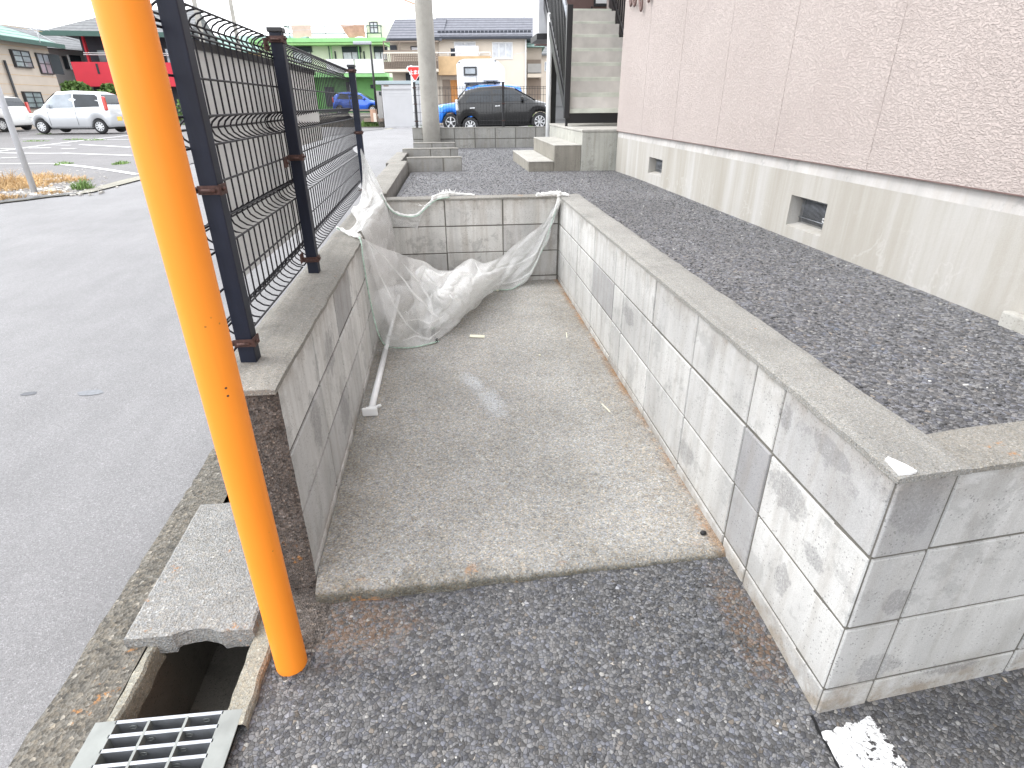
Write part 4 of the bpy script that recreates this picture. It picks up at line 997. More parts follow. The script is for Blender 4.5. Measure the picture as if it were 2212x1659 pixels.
# painted line on the lot
mb = MB(); ln = [onz(1779.6, 1568, .019), onz(1891.9, 1530, .019), onz(1990, 1700, .019), onz(1838, 1712, .019)]
far_l, far_r = ln[0], ln[1]; dirv = (Vector((.78, .60, 0))-Vector((.785, .76, 0)))
def lf(a, b):
    A = lerp(ln[0], Vector((.772, .3, .019)), b); B = lerp(ln[1], Vector((.918, .3, .019)), b)
    p = lerp(A, B, a); e = .006*noise.noise(Vector((p.x*60, p.y*60, 0)))
    return Vector((p.x+(e if a in (0, 1) else 0), p.y+(e*1.5 if b == 0 else 0), zlot(p.x, p.y)+.0045))
mb.grid(lf, 10, 40, smooth=False); tag(mb.build('painted_line', M['line']), kind='structure')

A_ = Vector((.797, .795, 0)); B_ = Vector((.772, .2, 0)); mb = MB()
def sf_(a, b):
    p = lerp(A_, B_, b); x = p.x-.012+lerp(-.0035, .0035, a)*(1+.8*noise.noise(Vector((0, b*30, a))))+.004*noise.noise(Vector((0, b*25, 7)))
    return Vector((x, p.y, zlot(x, p.y)+.0035))
mb.grid(sf_, 1, 80, smooth=False); tag(mb.build('asphalt_seam', M['black']), kind='structure')
# ------------------------------------------------------------------ apartment building on the right
ap = thing('apartment_building', 'pink stucco apartment building on a beige foundation with crawl-space vents, on the right', 'building', (1.9, 2, .6)); i_ = T(ap)
def loc(mb, inv=None):
    inv = inv or i_; mb.v = [tuple(inv @ Vector(v)) for v in mb.v]; return mb
FX = 1.89; YF = 6.88
mb = MB()      # foundation face with two recessed vent openings
vents = [(2.828, 3.168, .668, .832), (5.325, 5.70, .690, .835)]
ysx = [-4, 2.828, 3.168, 5.325, 5.70, YF]; zsx = [-.6, .668, .69, .832, .835, .952]
def infoot(y, z): return any(a-1e-4 <= y <= b+1e-4 and c-1e-4 <= z <= d+1e-4 for a, b, c, d in vents)
for y0, y1 in zip(ysx, ysx[1:]):
    for z0, z1 in zip(zsx, zsx[1:]):
        if infoot((y0+y1)/2, (z0+z1)/2): continue
        mb.add([(FX, y0, z0), (FX, y1, z0), (FX, y1, z1), (FX, y0, z1)], [(0, 1, 2, 3)])
for a, b, c, d in vents:
    D = FX+.09
    mb.add([(FX, a, c), (FX, b, c), (FX, b, d), (FX, a, d), (D, a, c+.018), (D, b, c+.018), (D, b, d), (D, a, d)], [(0, 1, 5, 4), (1, 2, 6, 5), (2, 3, 7, 6), (3, 0, 4, 7)])
mb.add([(FX, YF, -.6), (FX+6, YF, -.6), (FX+6, YF, .952), (FX, YF, .952)], [(0, 1, 2, 3)])
mb.add([(FX, -4, -.6), (FX+6, -4, -.6), (FX+6, -4, .952), (FX, -4, .952)], [(0, 1, 2, 3)])
loc(mb).build('foundation', M['found'], ap, fix=False)
mb = MB()      # white sloping ledge
mb.add([(FX, -4, .952), (FX, YF, .952), (FX+.006, YF+0, 1.024), (FX+.006, -4, 1.024)], [(0, 1, 2, 3)])
mb.add([(FX, YF, .952), (FX+6, YF, .952), (FX+6, YF-.03, 1.024), (FX+.03, YF-.03, 1.024)], [(0, 1, 2, 3)])
loc(mb).build('ledge', M['bevel'], ap, fix=False)
SX = FX-.004
mb = MB(); js = [-4.0]; y = 1.75
panels = [-4, -1.02, -.1, .80, 1.715, 2.585, 3.42, 4.225, 5.09, 5.98, YF+.003]
for k, (a, b) in enumerate(zip(panels, panels[1:])):
    mb.box((SX-.012, a+.0022, 1.017), (SX+.004, b-.0022, 5.6))
mb.box((SX-.0102, -4, 1.022), (SX+.02, YF, 5.59)); mb.box((SX+.02, -4, 1.03), (8, YF-.004, 5.585))
loc(mb).build('stucco_wall', M['stucco'], ap)
mb = MB(); mb.box((SX-.013, -4, 1.0125), (SX+.03, YF+.003, 1.0168)); loc(mb).build('drip_edge', M['brownwall'], ap)
mb = MB(); mb.box((SX-.7, -4, 5.6), (8.5, YF+.6, 5.8)); loc(mb).build('roof', M['dark'], ap)
for vi, (a, b, c, d) in enumerate(vents):
    g = MB(); g.add([(FX+.088, a, c), (FX+.088, b, c), (FX+.088, b, d), (FX+.088, a, d)], [(0, 1, 2, 3)]); o = loc(g).build('crawl_vent', M['black'], ap)
    n = int((b-a)/.0105); g = MB()
    for k in range(1, n): g.tube([(FX+.070, a+k*(b-a)/n, c+.012), (FX+.070, a+k*(b-a)/n, d)], .0016, 4)
    for z in (c+.045, d-.02): g.tube([(FX+.067, a, z), (FX+.067, b, z)], .0022, 5)
    loc(g).build('grille', M['galv'], o)
    if vi == 0: tg = (2.862, 2.935, .732)
    else: tg = (5.345, 5.40, .735)
    g = MB(); g.bbox((FX+.060, tg[0], tg[2]-.011), (FX+.063, tg[1], tg[2]+.011), .001); q = loc(g).build('tag', M['white'], o)
    g = MB()
    for k in range(8):
        yy = lerp(tg[0]+.008, tg[1]-.008, k/7); g.box((FX+.0592, yy-.0025, tg[2]-.005), (FX+.0598, yy-.0008, tg[2]+.005)); g.box((FX+.0592, yy-.0025, tg[2]+R.uniform(-.005, .004)), (FX+.0598, yy+.0025, tg[2]+.0055))
    loc(g).build('lettering', M['black'], q)
# small concrete footing at the right edge
mb = MB(); mb.bbox((1.852, .9, .3), (FX+.001, 1.69, .655), .008); loc(mb).build('entrance_step', M['step'], ap)
# dried vine stump under the bracket, top edge
vn = thing('pipe_cluster', 'curled brown hoses hanging on the pink stucco at the top edge', 'hose', (1.85, 6.3, 2.3))
iv = T(vn); mb = MB()
for (cx, top, low, wd) in ((1362.5, -40, 12.5, 6), (1370.5, -46, 12.5, 10), (1384.5, -50, 23, 8), (1401.5, -44, 3.5, 5)):
    # px on photo: hoses loop down and up again
    pts = []
    for k in range(13):
        t = k/12; a = math.pi*t; px = cx-wd/2*math.cos(a); py = low-(low-top)*(1-math.sin(a))
        p = onx(px, py, FX-.03-.02*math.sin(a)); pts.append(iv @ p)
    mb.tube(pts, .011, 8)
mb.build('hose', simple('brown hose', (.14, .085, .075), .6, var=.3, vs=30), vn)

# concrete platform and two steps
pf = thing('entrance_platform', 'raised concrete landing block below the outside staircase', 'platform', (1.7, 7.8, .57)); i_ = T(pf)
mb = MB(); mb.bbox((1.497, 6.95, .3), (3.2, 9.3, 1.004), .01); loc(mb).build('base', M['platform'], pf)
mb = MB(); mb.bbox((1.490, 6.942, 1.0045), (3.2, 9.3, 1.03), .006); loc(mb).build('top_screed', M['step'], pf)
def stepblk(x0, x1, z1, y0, y1, lab):
    t = thing('concrete_step', lab, 'step', ((x0+x1)/2, y0, .58), 0, 'concrete steps up to the landing'); i2 = T(t)
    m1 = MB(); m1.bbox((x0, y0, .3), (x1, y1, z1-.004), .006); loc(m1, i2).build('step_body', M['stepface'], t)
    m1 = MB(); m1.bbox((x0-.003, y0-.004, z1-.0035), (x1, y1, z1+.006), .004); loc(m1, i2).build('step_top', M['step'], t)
stepblk(.888, 1.181, .693, 6.98, 8.75, 'lower of the two concrete steps leading up to the landing block')
stepblk(1.184, 1.494, .865, 6.97, 8.75, 'upper concrete step between the lower step and the landing block')

# outside staircase
sc = thing('staircase', 'steel outside staircase with pale treads and black railing climbing beside the pink wall', 'staircase', (2, 8, 1.03)); i_ = T(sc)
NS = 8; Y0, Z0, RISE, RUN = 8.0, 1.235, .187, .258
for k in range(NS):
    y = Y0+k*RUN; z = Z0+k*RISE
    mb = MB(); mb.bbox((1.53, y, z-.052), (2.47, y+RUN+.02, z), .004); loc(mb).build('tread', M['tread'], sc)
    if k < NS-1:
        mb = MB(); mb.box((1.53, y+.03, z+.001), (2.47, y+.05, z+RISE-.053)); loc(mb).build('riser', M['riser'], sc)
mb = MB(); mb.box((1.53, Y0+.02, Z0-.17), (2.47, Y0+.06, Z0-.053)); loc(mb).build('riser', M['black'], sc)  # black board stands in for the shade in the gap below the first tread
for x in (1.50, 2.505):
    mb = MB(); poly = [(Y0-.04, Z0-.12), (Y0-.04, Z0+.03), (Y0+NS*RUN, Z0+NS*RISE+.03), (Y0+NS*RUN, Z0+NS*RISE-.12)]
    mb.prism(poly, 0, x-.018, x+.018); loc(mb).build('stringer', M['black'], sc)
def railing(x, y0, y1):
    def zz(y): return Z0+(y-Y0)/RUN*RISE
    t = MB(); t.tube([(x, y0, zz(y0)+.95), (x, y1, zz(y1)+.95)], .028, 8); loc(t).build('handrail', M['galv'], sc)
    t = MB(); t.tube([(x, y0, zz(y0)+.12), (x, y1, zz(y1)+.12)], .018, 6)
    n = int((y1-y0)/.115)
    for k in range(1, n):
        y = lerp(y0, y1, k/n); t.box((x-.011, y-.011, zz(y)+.12), (x+.011, y+.011, zz(y)+.94))
    loc(t).build('balusters', M['black'], sc)
railing(1.50, Y0-.02, Y0+NS*RUN); railing(2.50, Y0+.25, Y0+NS*RUN)
mb = MB(); mb.bbox((1.465, 7.945, 1.125), (1.535, 8.015, 2.35), .005); mb.box((1.50, 8.03, 1.03), (1.53, 8.06, 1.5)); loc(mb).build('newel_post', M['black'], sc)
# landing fascia and its column, down-pipe
YT = Y0+NS*RUN; ZT = Z0+NS*RISE
bx = ony(1160, 60, 10.0); 
mb = MB(); a = ony(1161, 72, 10.0); mb.box((a.x+.02, 10.0, a.z), (a.x+.22, 10.7, a.z+2.2)); loc(mb).build('landing_fascia', M['whitedull'], sc)
mb = MB(); mb.box((a.x-.01, 9.99, a.z-.08), (a.x+.30, 10.72, a.z-.001)); mb.box((a.x+.23, 10.05, a.z-.0), (1.48, 10.7, a.z+.25)); loc(mb).build('landing_edge', M['dark'], sc)
mb = MB(); c = ony(1193, 290, 9.6); mb.box((c.x-.045, 9.6, .4), (c.x+.045, 9.7, 2.6)); loc(mb).build('column', M['black'], sc)
mb = MB(); c = ony(1183.5, 290, 9.5); mb.tube([(c.x, 9.5, .4), (c.x, 9.5, 2.45)], .036, 12); loc(mb).build('down_pipe', M['white'], sc)
# lap-sided rear volume behind the stairs
rear = thing('stair_hall', 'brown-walled upper hall behind the stairs with a small bright window and grey lap siding below', 'building', (2, 10.6, .5)); i2 = T(rear)
mb = MB(); 
xl = ony(1197, 250, 10.45).x
for k in range(8): mb.box((xl, 10.45-.006*(k % 1), .45+k*.2), (4.6, 10.6, .45+k*.2+.188)); 
mb.box((xl+.01, 10.47, .45), (4.59, 10.62, 2.0)); loc(mb, i2).build('lap_wall', M['lap'], rear)
mb = MB(); mb.box((1.55, 11.3, 2.2), (4.6, 11.5, 5.6)); loc(mb, i2).build('wall', M['brownwall'], rear)
wa = ony(1284, -25, 11.29); wb = ony(1313, 14, 11.29)
mb = MB(); mb.box((wa.x, 11.27, wb.z), (wb.x, 11.3, wa.z)); o = loc(mb, i2).build('window', M['frame'], rear)
mb = MB(); mb.box((wa.x+.03, 11.262, wb.z+.04), (wb.x-.03, 11.269, wa.z)); loc(mb, i2).build('pane', M['white'], o)
mb = MB()
for x in (wa.x-.03, wb.x+.03): mb.box((x-.012, 11.285, 2.2), (x+.012, 11.299, wb.z))
loc(mb, i2).build('wall_trim', M['dark'], rear)
wall2 = MB(); wall2.box((2.545, YF+.05, .5), (4.5, 10.44, 5.6)); loc(wall2, i2).build('side_wall', M['stucco'], rear)

# ------------------------------------------------------------------ concrete utility pole close by
def upole(base, r0_, r1_, h, label, gear=False, group=None):
    t = thing('utility_pole', label, 'utility pole', base, 0, group)
    mb = MB(); mb.tube([(0, 0, z) for z in [-.3+(h+.3)*i/10 for i in range(11)]], [lerp(r0_, r1_, i/10) for i in range(11)], 40); mb.build('shaft', M['polec'], t)
    if gear:
        mb = MB()
        for z in (h*.93, h*.82, h*.66, h*.60): mb.box((-.8, -.05, z), (.8, .05, z+.09)); mb.cyl((0, 0, z-.1), (0, 0, z+.15), r1_*1.3, 14)
        mb.bbox((.25, -.3, h*.70), (.85, .3, h*.70+.3), .05); mb.build('crossarm', M['galv'], t)
    return t
c = ony(933, 303, 12.1)
up1 = upole((c.x, 12.1, zyard(0, 12.1)), .168, .128, 9.5, 'thick concrete utility pole standing between the planter walls and the far fence')
for px, py in ((919, 28), (922.5, 137)):
    mb = MB(); p = ony(px, py, 11.95)-Vector(up1.location); mb.tube([(p.x+.012*math.cos(a), p.y+.03, p.z+.012*math.sin(a)) for a in [k*math.pi/5 for k in range(10)]], .006, 5, closed=True); mb.tube([(p.x, p.y-.0, p.z), (p.x, p.y+.06, p.z)], .007, 6)
    mb.build('step_socket', M['galv'], up1)
# mesh fence on the far wall
ff = thing('mesh_fence', 'dark grid mesh fence on the far block wall, in front of the black car', 'fence', (.6, 12.39, .88)); i_ = T(ff)
mb = MB(); x = -.66
while x < 4.4: mb.tube([(x, 12.39, .91), (x, 12.39, 1.60)], .0042, 4); x += .056
for z in (.93, 1.0, 1.15, 1.3, 1.45, 1.56, 1.59): mb.tube([(-.68, 12.39, z), (4.4, 12.39, z)], .0048, 4)
loc(mb).build('wire_panel', M['dark'], ff)
for px in (898, 1087): p = ony(px, 230, 12.36); post(ff, p.x, 12.36, .884, 1.665, .045, (1.0, 1.3, 1.58), 'dark', i_)
post(ff, 3.0, 12.36, .884, 1.665, .045, (), 'dark', i_)

# ------------------------------------------------------------------ facades of far buildings
RH = Vector((math.cos(YAW), -math.sin(YAW), 0)); FH = Vector((math.sin(YAW), math.cos(YAW), 0))
def atD(px, py, D):
    d = ray(px, py); return CAM+d*(D/d.dot(FH))
class Facade:
    def __init__(s, pxl, dl, pxr, dr, name, label, cat, py=260, zb=0., group=None):
        A = atD(pxl, py, dl); B = atD(pxr, py, dr); A.z = B.z = zb
        s.O = A; s.u = (B-A).normalized(); s.n = Vector((s.u.y, -s.u.x, 0))   # towards the viewer
        s.L = (B-A).length
        s.t = thing(name, label, cat, A, math.atan2(s.u.y, s.u.x), group)
    def uz(s, px, py):
        d = ray(px, py); t = (s.O-CAM).dot(s.n)/d.dot(s.n); p = CAM+d*t-s.O; return p.dot(s.u), p.z
    def rect(s, x0, y0, x1, y1):
        a = s.uz(x0, (y0+y1)/2)[0]; b = s.uz(x1, (y0+y1)/2)[0]; xm = (x0+x1)/2
        return a, b, s.uz(xm, y1)[1], s.uz(xm, y0)[1]
    def box(s, name, m_, r, y0, y1, parent=None, ch=0):
        mb = MB(); a, b, c, d = r
        mb.bbox((a, y0, c), (b, y1, d), ch) if ch else mb.box((a, y0, c), (b, y1, d))
        return mb.build(name, M[m_] if isinstance(m_, str) else m_, parent or s.t)
    def window(s, r, style='curtain', bars=1, out=0, fr='frame', hb=0):
        a, b, c, d = r; f = .06
        mb = MB(); y0 = -.05-out
        for (p, q) in (((a, c), (a+f, d)), ((b-f, c), (b, d)), ((a+f, c), (b-f, c+f)), ((a+f, d-f), (b-f, d))): mb.box((p[0], y0, p[1]), (q[0], .0, q[1]))
        for k in range(bars): x = lerp(a, b, (k+1)/(bars+1)); mb.box((x-f*.5, y0+.005, c+f), (x+f*.5, 0, d-f))
        for k in range(hb): z = lerp(c, d, (k+1)/(hb+1)); mb.box((a+f, y0+.012, z-.02), (b-f, 0, z+.02))
        o = mb.build('window', M[fr], s.t)
        g = MB(); g.box((a+f*.5, y0+.03, c+f*.5), (b-f*.5, -.002, d-f*.5)); g.build('pane', M[style], o); return o
def rp(name, c, v=.08, vs=2, ro=.7): M[name] = simple(name, c, ro, var=v, vs=vs); return name
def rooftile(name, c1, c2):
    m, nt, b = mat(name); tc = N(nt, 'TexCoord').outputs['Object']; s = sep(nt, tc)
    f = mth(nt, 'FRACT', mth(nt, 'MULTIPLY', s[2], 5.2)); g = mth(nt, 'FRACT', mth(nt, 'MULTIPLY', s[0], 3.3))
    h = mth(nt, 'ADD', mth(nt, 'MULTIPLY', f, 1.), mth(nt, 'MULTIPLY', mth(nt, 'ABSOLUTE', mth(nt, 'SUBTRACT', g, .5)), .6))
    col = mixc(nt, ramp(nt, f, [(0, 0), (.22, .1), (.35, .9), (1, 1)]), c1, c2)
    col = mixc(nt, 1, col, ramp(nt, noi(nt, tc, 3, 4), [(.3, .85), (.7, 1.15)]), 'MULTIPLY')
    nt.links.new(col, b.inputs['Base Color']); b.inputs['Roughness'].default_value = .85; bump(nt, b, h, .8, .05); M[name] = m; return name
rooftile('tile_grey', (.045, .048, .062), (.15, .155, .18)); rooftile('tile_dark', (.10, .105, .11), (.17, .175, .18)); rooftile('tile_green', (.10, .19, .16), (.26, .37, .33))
rp('g_fascia', (.28, .58, .24)); rp('g_pale', (.66, .70, .54), .04); rp('g_deep', (.15, .37, .12), .1); rp('g_light', (.42, .72, .30)); rp('cream', (.64, .575, .49), .05, 1); rp('tan', (.52, .36, .20), .1, 3)
rp('beige', (.47, .41, .345), .06, 1); rp('red', (.56, .03, .05), .05); rp('slate', (.035, .04, .052), .1); rp('brownlattice', (.22, .175, .14)); rp('orangewood', (.45, .2, .06), .15, 6)
rp('shut', (.02, .03, .035)); rp('rugpale', (.56, .44, .36), .1); rp('rugbrown', (.42, .26, .18), .18, 4); rp('sheetw', (.68, .69, .73), .05); rp('greywall', (.36, .355, .345), .08)
rp('garage', (.50, .50, .51), .04); rp('garagetrim', (.33, .39, .41), .05); rp('darkgreen', (.05, .10, .085), .1)
def sideroof(F, r, y0, y1, ridge, m_, over=.4):
    """gable roof: ridge parallel to the facade"""
    a, b, c = r; mb = MB(); ym = (y0+y1)/2
    mb.prism([(y0-over, c), (ym, ridge), (y1+over, c), (y1+over, c-.12), (ym, ridge-.15), (y0-over, c-.12)], 0, a-over, b+over)
    return mb.build('roof', M[m_], F.t)

# green house
F = Facade(590, 52, 838, 52, 'green_house', 'lime green two-storey house with a roof terrace and hanging rugs, behind the blue car', 'house', 262, .1)
z2 = F.uz(720, 165)[1]; z3 = F.uz(720, 89)[1]; uR = F.uz(836, 200)[0]
F.box('ground_floor_wall', 'g_deep', (-.5, uR, -.3, z2), 1.2, 9)
F.box('upper_wall', 'g_pale', (-.5, uR, z2, z3), 1.21, 9.01)
F.box('balcony_slab', 'g_fascia', (-.6, uR+.1, z2-.05, z2+.28), .0, 1.19)
r = F.rect(560, 82, 838, 91); F.box('roof_fascia', 'g_fascia', (-.8, uR+.2, r[2], r[3]), -.05, 9.2)
r = F.rect(560, 91, 838, 96); F.box('roof_trim', 'g_light', (-.8, uR+.1, r[2], r[3]-.01), .1, 9.1)
for x0, x1 in ((706, 765), (767.5, 831)): F.box('balcony_panel', 'white', F.rect(x0, 127.5, x1, 158), -.04, .03)
for (x0, y0, x1, y1) in ((623, 98, 663, 134), (732, 98, 772, 128), (802, 98, 830, 128)):
    r = F.rect(x0, y0+10, x1, y1); q = F.window(r, 'curtain', 1); q.location = (0, 1.2, 0)
    q = F.box('shutter_box', 'shut', F.rect(x0-1, y0, x1+1, y0+12), 1.0, 1.2)
for x in (706, 711, 768, 771): F.box('down_pipe', 'darkgreen' if x in (706, 768) else 'g_fascia', F.rect(x-.8, 97, x+.8, 160), .9, 1.0)
for x in (716, 779.5): F.box('slit_window', 'shut', F.rect(x-1.2, 108, x+1.2, 127), 1.1, 1.2)
r = F.rect(566, 170, 600, 200)
for (x0, y0, x1, y1, m_) in ((696, 187, 715, 230, 'slate'), (818, 176, 836, 214, 'slate'), (742, 176, 763, 224, 'slate')): F.box('door', m_, F.rect(x0, y0, x1, y1), 1.0, 1.2)
F.box('pane', 'curtain', F.rect(750, 182, 762, 222), .95, 1.0)
F.box('meter_box', 'slate', F.rect(794, 182, 799, 190), 1.05, 1.2)
mb = MB(); zr = F.uz(720, 55)[1]; zb_ = F.uz(720, 81)[1]
ul, ur_ = F.uz(612, 70)[0], F.uz(822, 70)[0]
for z in (zr, lerp(zr, zb_, .62)):
    mb.tube([(ul, .3, z), (ur_, .3, z)], .035, 5)
for px in (612, 622, 701, 741, 791, 822): u = F.uz(px, 70)[0]; mb.tube([(u, .3, zb_), (u, .3, zr)], .03, 5)
mb.tube([(ul, .3, zr), (ul, 6, zr)], .035, 5); mb.tube([(ur_, .3, zr), (ur_, 6, zr)], .035, 5); mb.build('roof_railing', M['darkgreen'], F.t)
for (x0, x1, m_, lab) in ((629, 671, 'rugpale', 'pale beige rug hung over the roof railing of the green house'), (735, 787, 'rugbrown', 'rust brown rug hung over the roof railing of the green house')):
    r = F.rect(x0, 54, x1, 80); mb = MB(); sk = .5 if m_ == 'rugbrown' else 0
    def f(a, b): z = lerp(r[3]+.03, r[2], b); return Vector((lerp(r[0]+sk*b, r[1], a), .22-.03*math.sin(a*9)*b, z-.05*math.sin(a*7)*b))
    mb.grid(f, 16, 8); o = mb.build('rug', M[m_]); o.location = F.t.location; o.rotation_euler = F.t.rotation_euler; tag(o, lab, 'rug')
mb = MB(); P_ = [F.uz(788, 84), F.uz(788, 27.6), F.uz(812, 27.6), F.uz(842, 48), F.uz(842, 84)]
mb.prism(P_, 1, .6, 5.0); mb.build('penthouse', M['g_pale'], F.t)
q = F.window(F.rect(795, 45, 813, 70), 'curtain', 1, hb=1); q.location = (0, .6, 0)
# street lamp pole in front of it
sl = atD(815, 250, 44); t = thing('lamp_post', 'thin dark street lamp post in front of the green house', 'lamp post', (sl.x, sl.y, .2)); zt_ = atD(801, 95, 44).z
mb = MB(); mb.tube([(0, 0, 0), (0, 0, zt_-.2)], [.09, .06], 8); mb.build('post', M['dark'], t); mb = MB(); mb.bbox((-1.1, -.15, zt_-.25), (.1, .1, zt_-.05), .05); mb.build('lamp_head', M['galv'], t)

# house with the brown lattice balcony
F = Facade(829, 40, 946, 40, 'lattice_balcony_house', 'house with a grey tiled roof and a brown lattice balcony, left of the concrete pole', 'house', 262, .1)
r = F.rect(829, 82, 946, 265); F.box('wall', 'beige', (r[0]+.3, r[1], -.3, r[3]), 1.5, 8)
zE = F.uz(885, 80.5)[1]; zR = F.uz(885, 41)[1]
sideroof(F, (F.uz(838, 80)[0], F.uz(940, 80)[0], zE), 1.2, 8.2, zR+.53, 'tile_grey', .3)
F.box('gutter', 'slate', F.rect(834, 80, 945, 84.5), .7, .9)
F.box('balcony_ledge', 'cream', F.rect(828, 149, 946, 155), -.05, 1.5)
F.box('balcony_rail', 'cream', F.rect(828, 112, 946, 115.5), -.05, .1)
mb = MB(); a, b, c, d = F.rect(829, 116, 946, 149)
n = 30
for k in range(n+1): x = lerp(a, b, k/n); mb.box((x-.022, 0, c), (x+.022, .05, d))
for k in range(1, 6): z = lerp(c, d, k/6); mb.box((F.uz(853, 130)[0], .052, z-.02), (b, .08, z+.02))
mb.box((a, .10, c), (b, .12, lerp(c, d, .5)))
mb.build('balcony_lattice', M['brownlattice'], F.t)
F.box('balcony_screen', 'brownlattice', F.rect(829, 108, 904, 111.5), 0, .1)
for x in (828.5, 863, 904): F.box('balcony_post', 'brownlattice', F.rect(x-.8, 88, x+.8, 112), 0, .12)
F.box('pergola_beam', 'brownlattice', F.rect(829, 88, 946, 91), 0, .12)
q = F.window(F.rect(879, 95, 902, 110), 'sheetw', 0); q.location = (0, 1.5, 0)
F.box('painted_recess', 'slate', F.rect(833, 93, 848, 110), 1.4, 1.5)  # flat dark panel, the shade of the recess is put into its colour
F.box('painted_lower_shade', 'slate', F.rect(869, 156, 904, 175), 1.35, 1.5)  # dark panel stands in for the shaded recess below the balcony
# beige house
F = Facade(949, 41.5, 1138, 41.5, 'beige_house', 'beige house with a grey tiled roof and laundry on its balcony, behind the camper', 'house', 262, .1)
a, b, c, d = F.rect(949, 84, 1137, 265); F.box('wall', 'cream', (a, b, -.3, d), 0, 8)
zE = F.uz(1043, 81.5)[1]; zR = F.uz(1043, 37)[1]
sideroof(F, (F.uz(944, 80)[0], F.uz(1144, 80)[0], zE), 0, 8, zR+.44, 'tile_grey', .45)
F.box('gutter', 'slate', F.rect(937, 80.5, 1149, 85), -.55, -.42)
mb = MB()
for k in range(24): x = lerp(F.uz(950, 76)[0], F.uz(1143, 76)[0], k/23); mb.box((x-.1, -.28, zE+.24), (x+.1, -.16, zE+.36))
mb.build('snow_guard', M['slate'], F.t)
F.window(F.rect(981, 90, 1028, 123.6), 'curtain', 1, fr='white'); F.window(F.rect(1063, 91, 1107.5, 128), 'curtain', 2, fr='white')
a, b, c, d = F.rect(949.6, 123.6, 1060, 163); F.box('balcony', 'tan', (a, b, c, d), -.9, -.02)
mb = MB(); z = F.uz(1000, 116)[1]; mb.tube([(a, -.85, z), (b, -.85, z)], .035, 5)
for k in range(6): x = lerp(a, b, k/5); mb.tube([(x, -.85, d), (x, -.85, z)], .025, 5)
mb.build('balcony_rail', M['white'], F.t)
for (x0, y0, x1, y1, m_, lab) in ((985, 101, 1034.5, 124, 'sheetw', 'white bed sheet drying on the balcony of the beige house'), (975.5, 106, 985, 123, 'slate', 'dark blue garment hanging beside the bed sheet on the balcony')):
    r = F.rect(x0, y0, x1, y1); mb = MB(); mb.grid(lambda p, q_: Vector((lerp(r[0], r[1], p), -.6+.04*math.sin(p*14), lerp(r[3], r[2], q_))), 20, 4)
    o = mb.build('laundry', M[m_]); o.location = F.t.location; o.rotation_euler = F.t.rotation_euler; tag(o, lab, 'laundry')
F.box('porch_recess', 'beige', F.rect(955, 163, 986, 265), -.03, 0); F.box('door', 'orangewood', F.rect(975, 173, 1000, 265), -.08, -.035); F.box('painted_porch_shade', 'brownlattice', F.rect(958, 172, 974, 262), -.06, -.034)  # dark brown panel stands in for the shade inside the porch
F.box('down_pipe', 'white', F.rect(1134, 86, 1136.5, 262), -.1, -.005)
# neighbours to the right
F = Facade(1139, 48, 1176, 48, 'green_eaved_house', 'narrow grey-beige house with a green hip roof edge, right of the beige house', 'house', 262, .1)
a, b, c, d = F.rect(1139, 103, 1169, 262); F.box('wall', 'beige', (a-1, b, -.3, d), 0, 6)
mb = MB(); e = F.uz(1177, 98)[0]; z0, z1 = F.uz(1160, 103)[1], F.uz(1160, 90)[1]
mb.add([(a-1.5, -.6, z0), (e, -.6, z0), (e, 6, z0), (a-1.5, 6, z0), (a-1.5, 2.5, z1+1), (e-2.2, 2.5, z1+.6)], [(0, 1, 5, 4), (1, 2, 5), (2, 3, 4, 5), (0, 3, 2, 1), (0, 4, 3)]); mb.build('roof', M['tile_green'], F.t)
F.box('balcony_panel', 'greywall', F.rect(1139, 139, 1168, 158), -.8, -.02); F.box('balcony_slab', 'cream', F.rect(1139, 160, 1168, 168), -.8, -.02); F.box('painted_balcony_opening', 'brownlattice', F.rect(1139, 129, 1168, 139), -.1, -.01)  # brown panel carries the shade of the balcony opening in its colour
F.box('painted_lower_recess', 'brownlattice', F.rect(1139, 170, 1168, 214), -.1, -.01)  # no real depth here, the shade of the recess is a brown panel
F = Facade(1165, 54, 1230, 54, 'cream_house', 'cream house with brown tiles just visible left of the black stair column', 'house', 262, .1)
a, b, c, d = F.rect(1165, 117, 1230, 262); F.box('wall', 'cream', (a, b, -.3, d), 0, 6); F.window(F.rect(1176, 133, 1186, 154), 'glass', 1, fr='white')
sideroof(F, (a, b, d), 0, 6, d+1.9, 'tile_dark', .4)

# left group: beige house, grey house, red and navy house
F = Facade(-60, 30, 152, 37.5, 'beige_house', 'beige sided house with a green metal roof at the far left edge', 'house', 262, -.1)
zE = F.uz(60, 97)[1]-.0
zc = F.uz(130, 101)[1]; F.box('wall', 'beige', (-3, F.L, -.3, zc), 0, 8)
mb = MB(); zr = F.uz(0, 60)[1]
L = F.L
mb.add([(-4, -.6, zc), (L+.5, -.6, zc), (L+.5, 8.5, zc), (-4, 8.5, zc), (-4, 4, zc+2.3), (L-4.5, 4, zc+2.0)], [(0, 1, 5, 4), (1, 2, 5), (2, 3, 4, 5), (0, 3, 2, 1), (0, 4, 3)]); mb.build('roof', M['tile_green'], F.t)
mb = MB(); mb.box((-4, -.68, zc-.16), (L+.55, -.55, zc+.05)); mb.build('gutter', M['darkgreen'], F.t)
F.window(F.rect(25, 109, 62, 146), 'glass', 1, .1, hb=2); F.window(F.rect(81, 116, 107, 160), 'glass', 1, .05, hb=1); F.box('shutter', 'shut', F.rect(107, 118, 131, 160), -.05, 0)
F.window(F.rect(51, 198, 88, 234), 'glass', 1, .1, hb=2)
mb = MB()
for k in range(14): z = .2+k*.45; mb.box((-3, -.012, z), (L, -.001, z+.02))
mb.build('siding_joint', M['tan'], F.t)
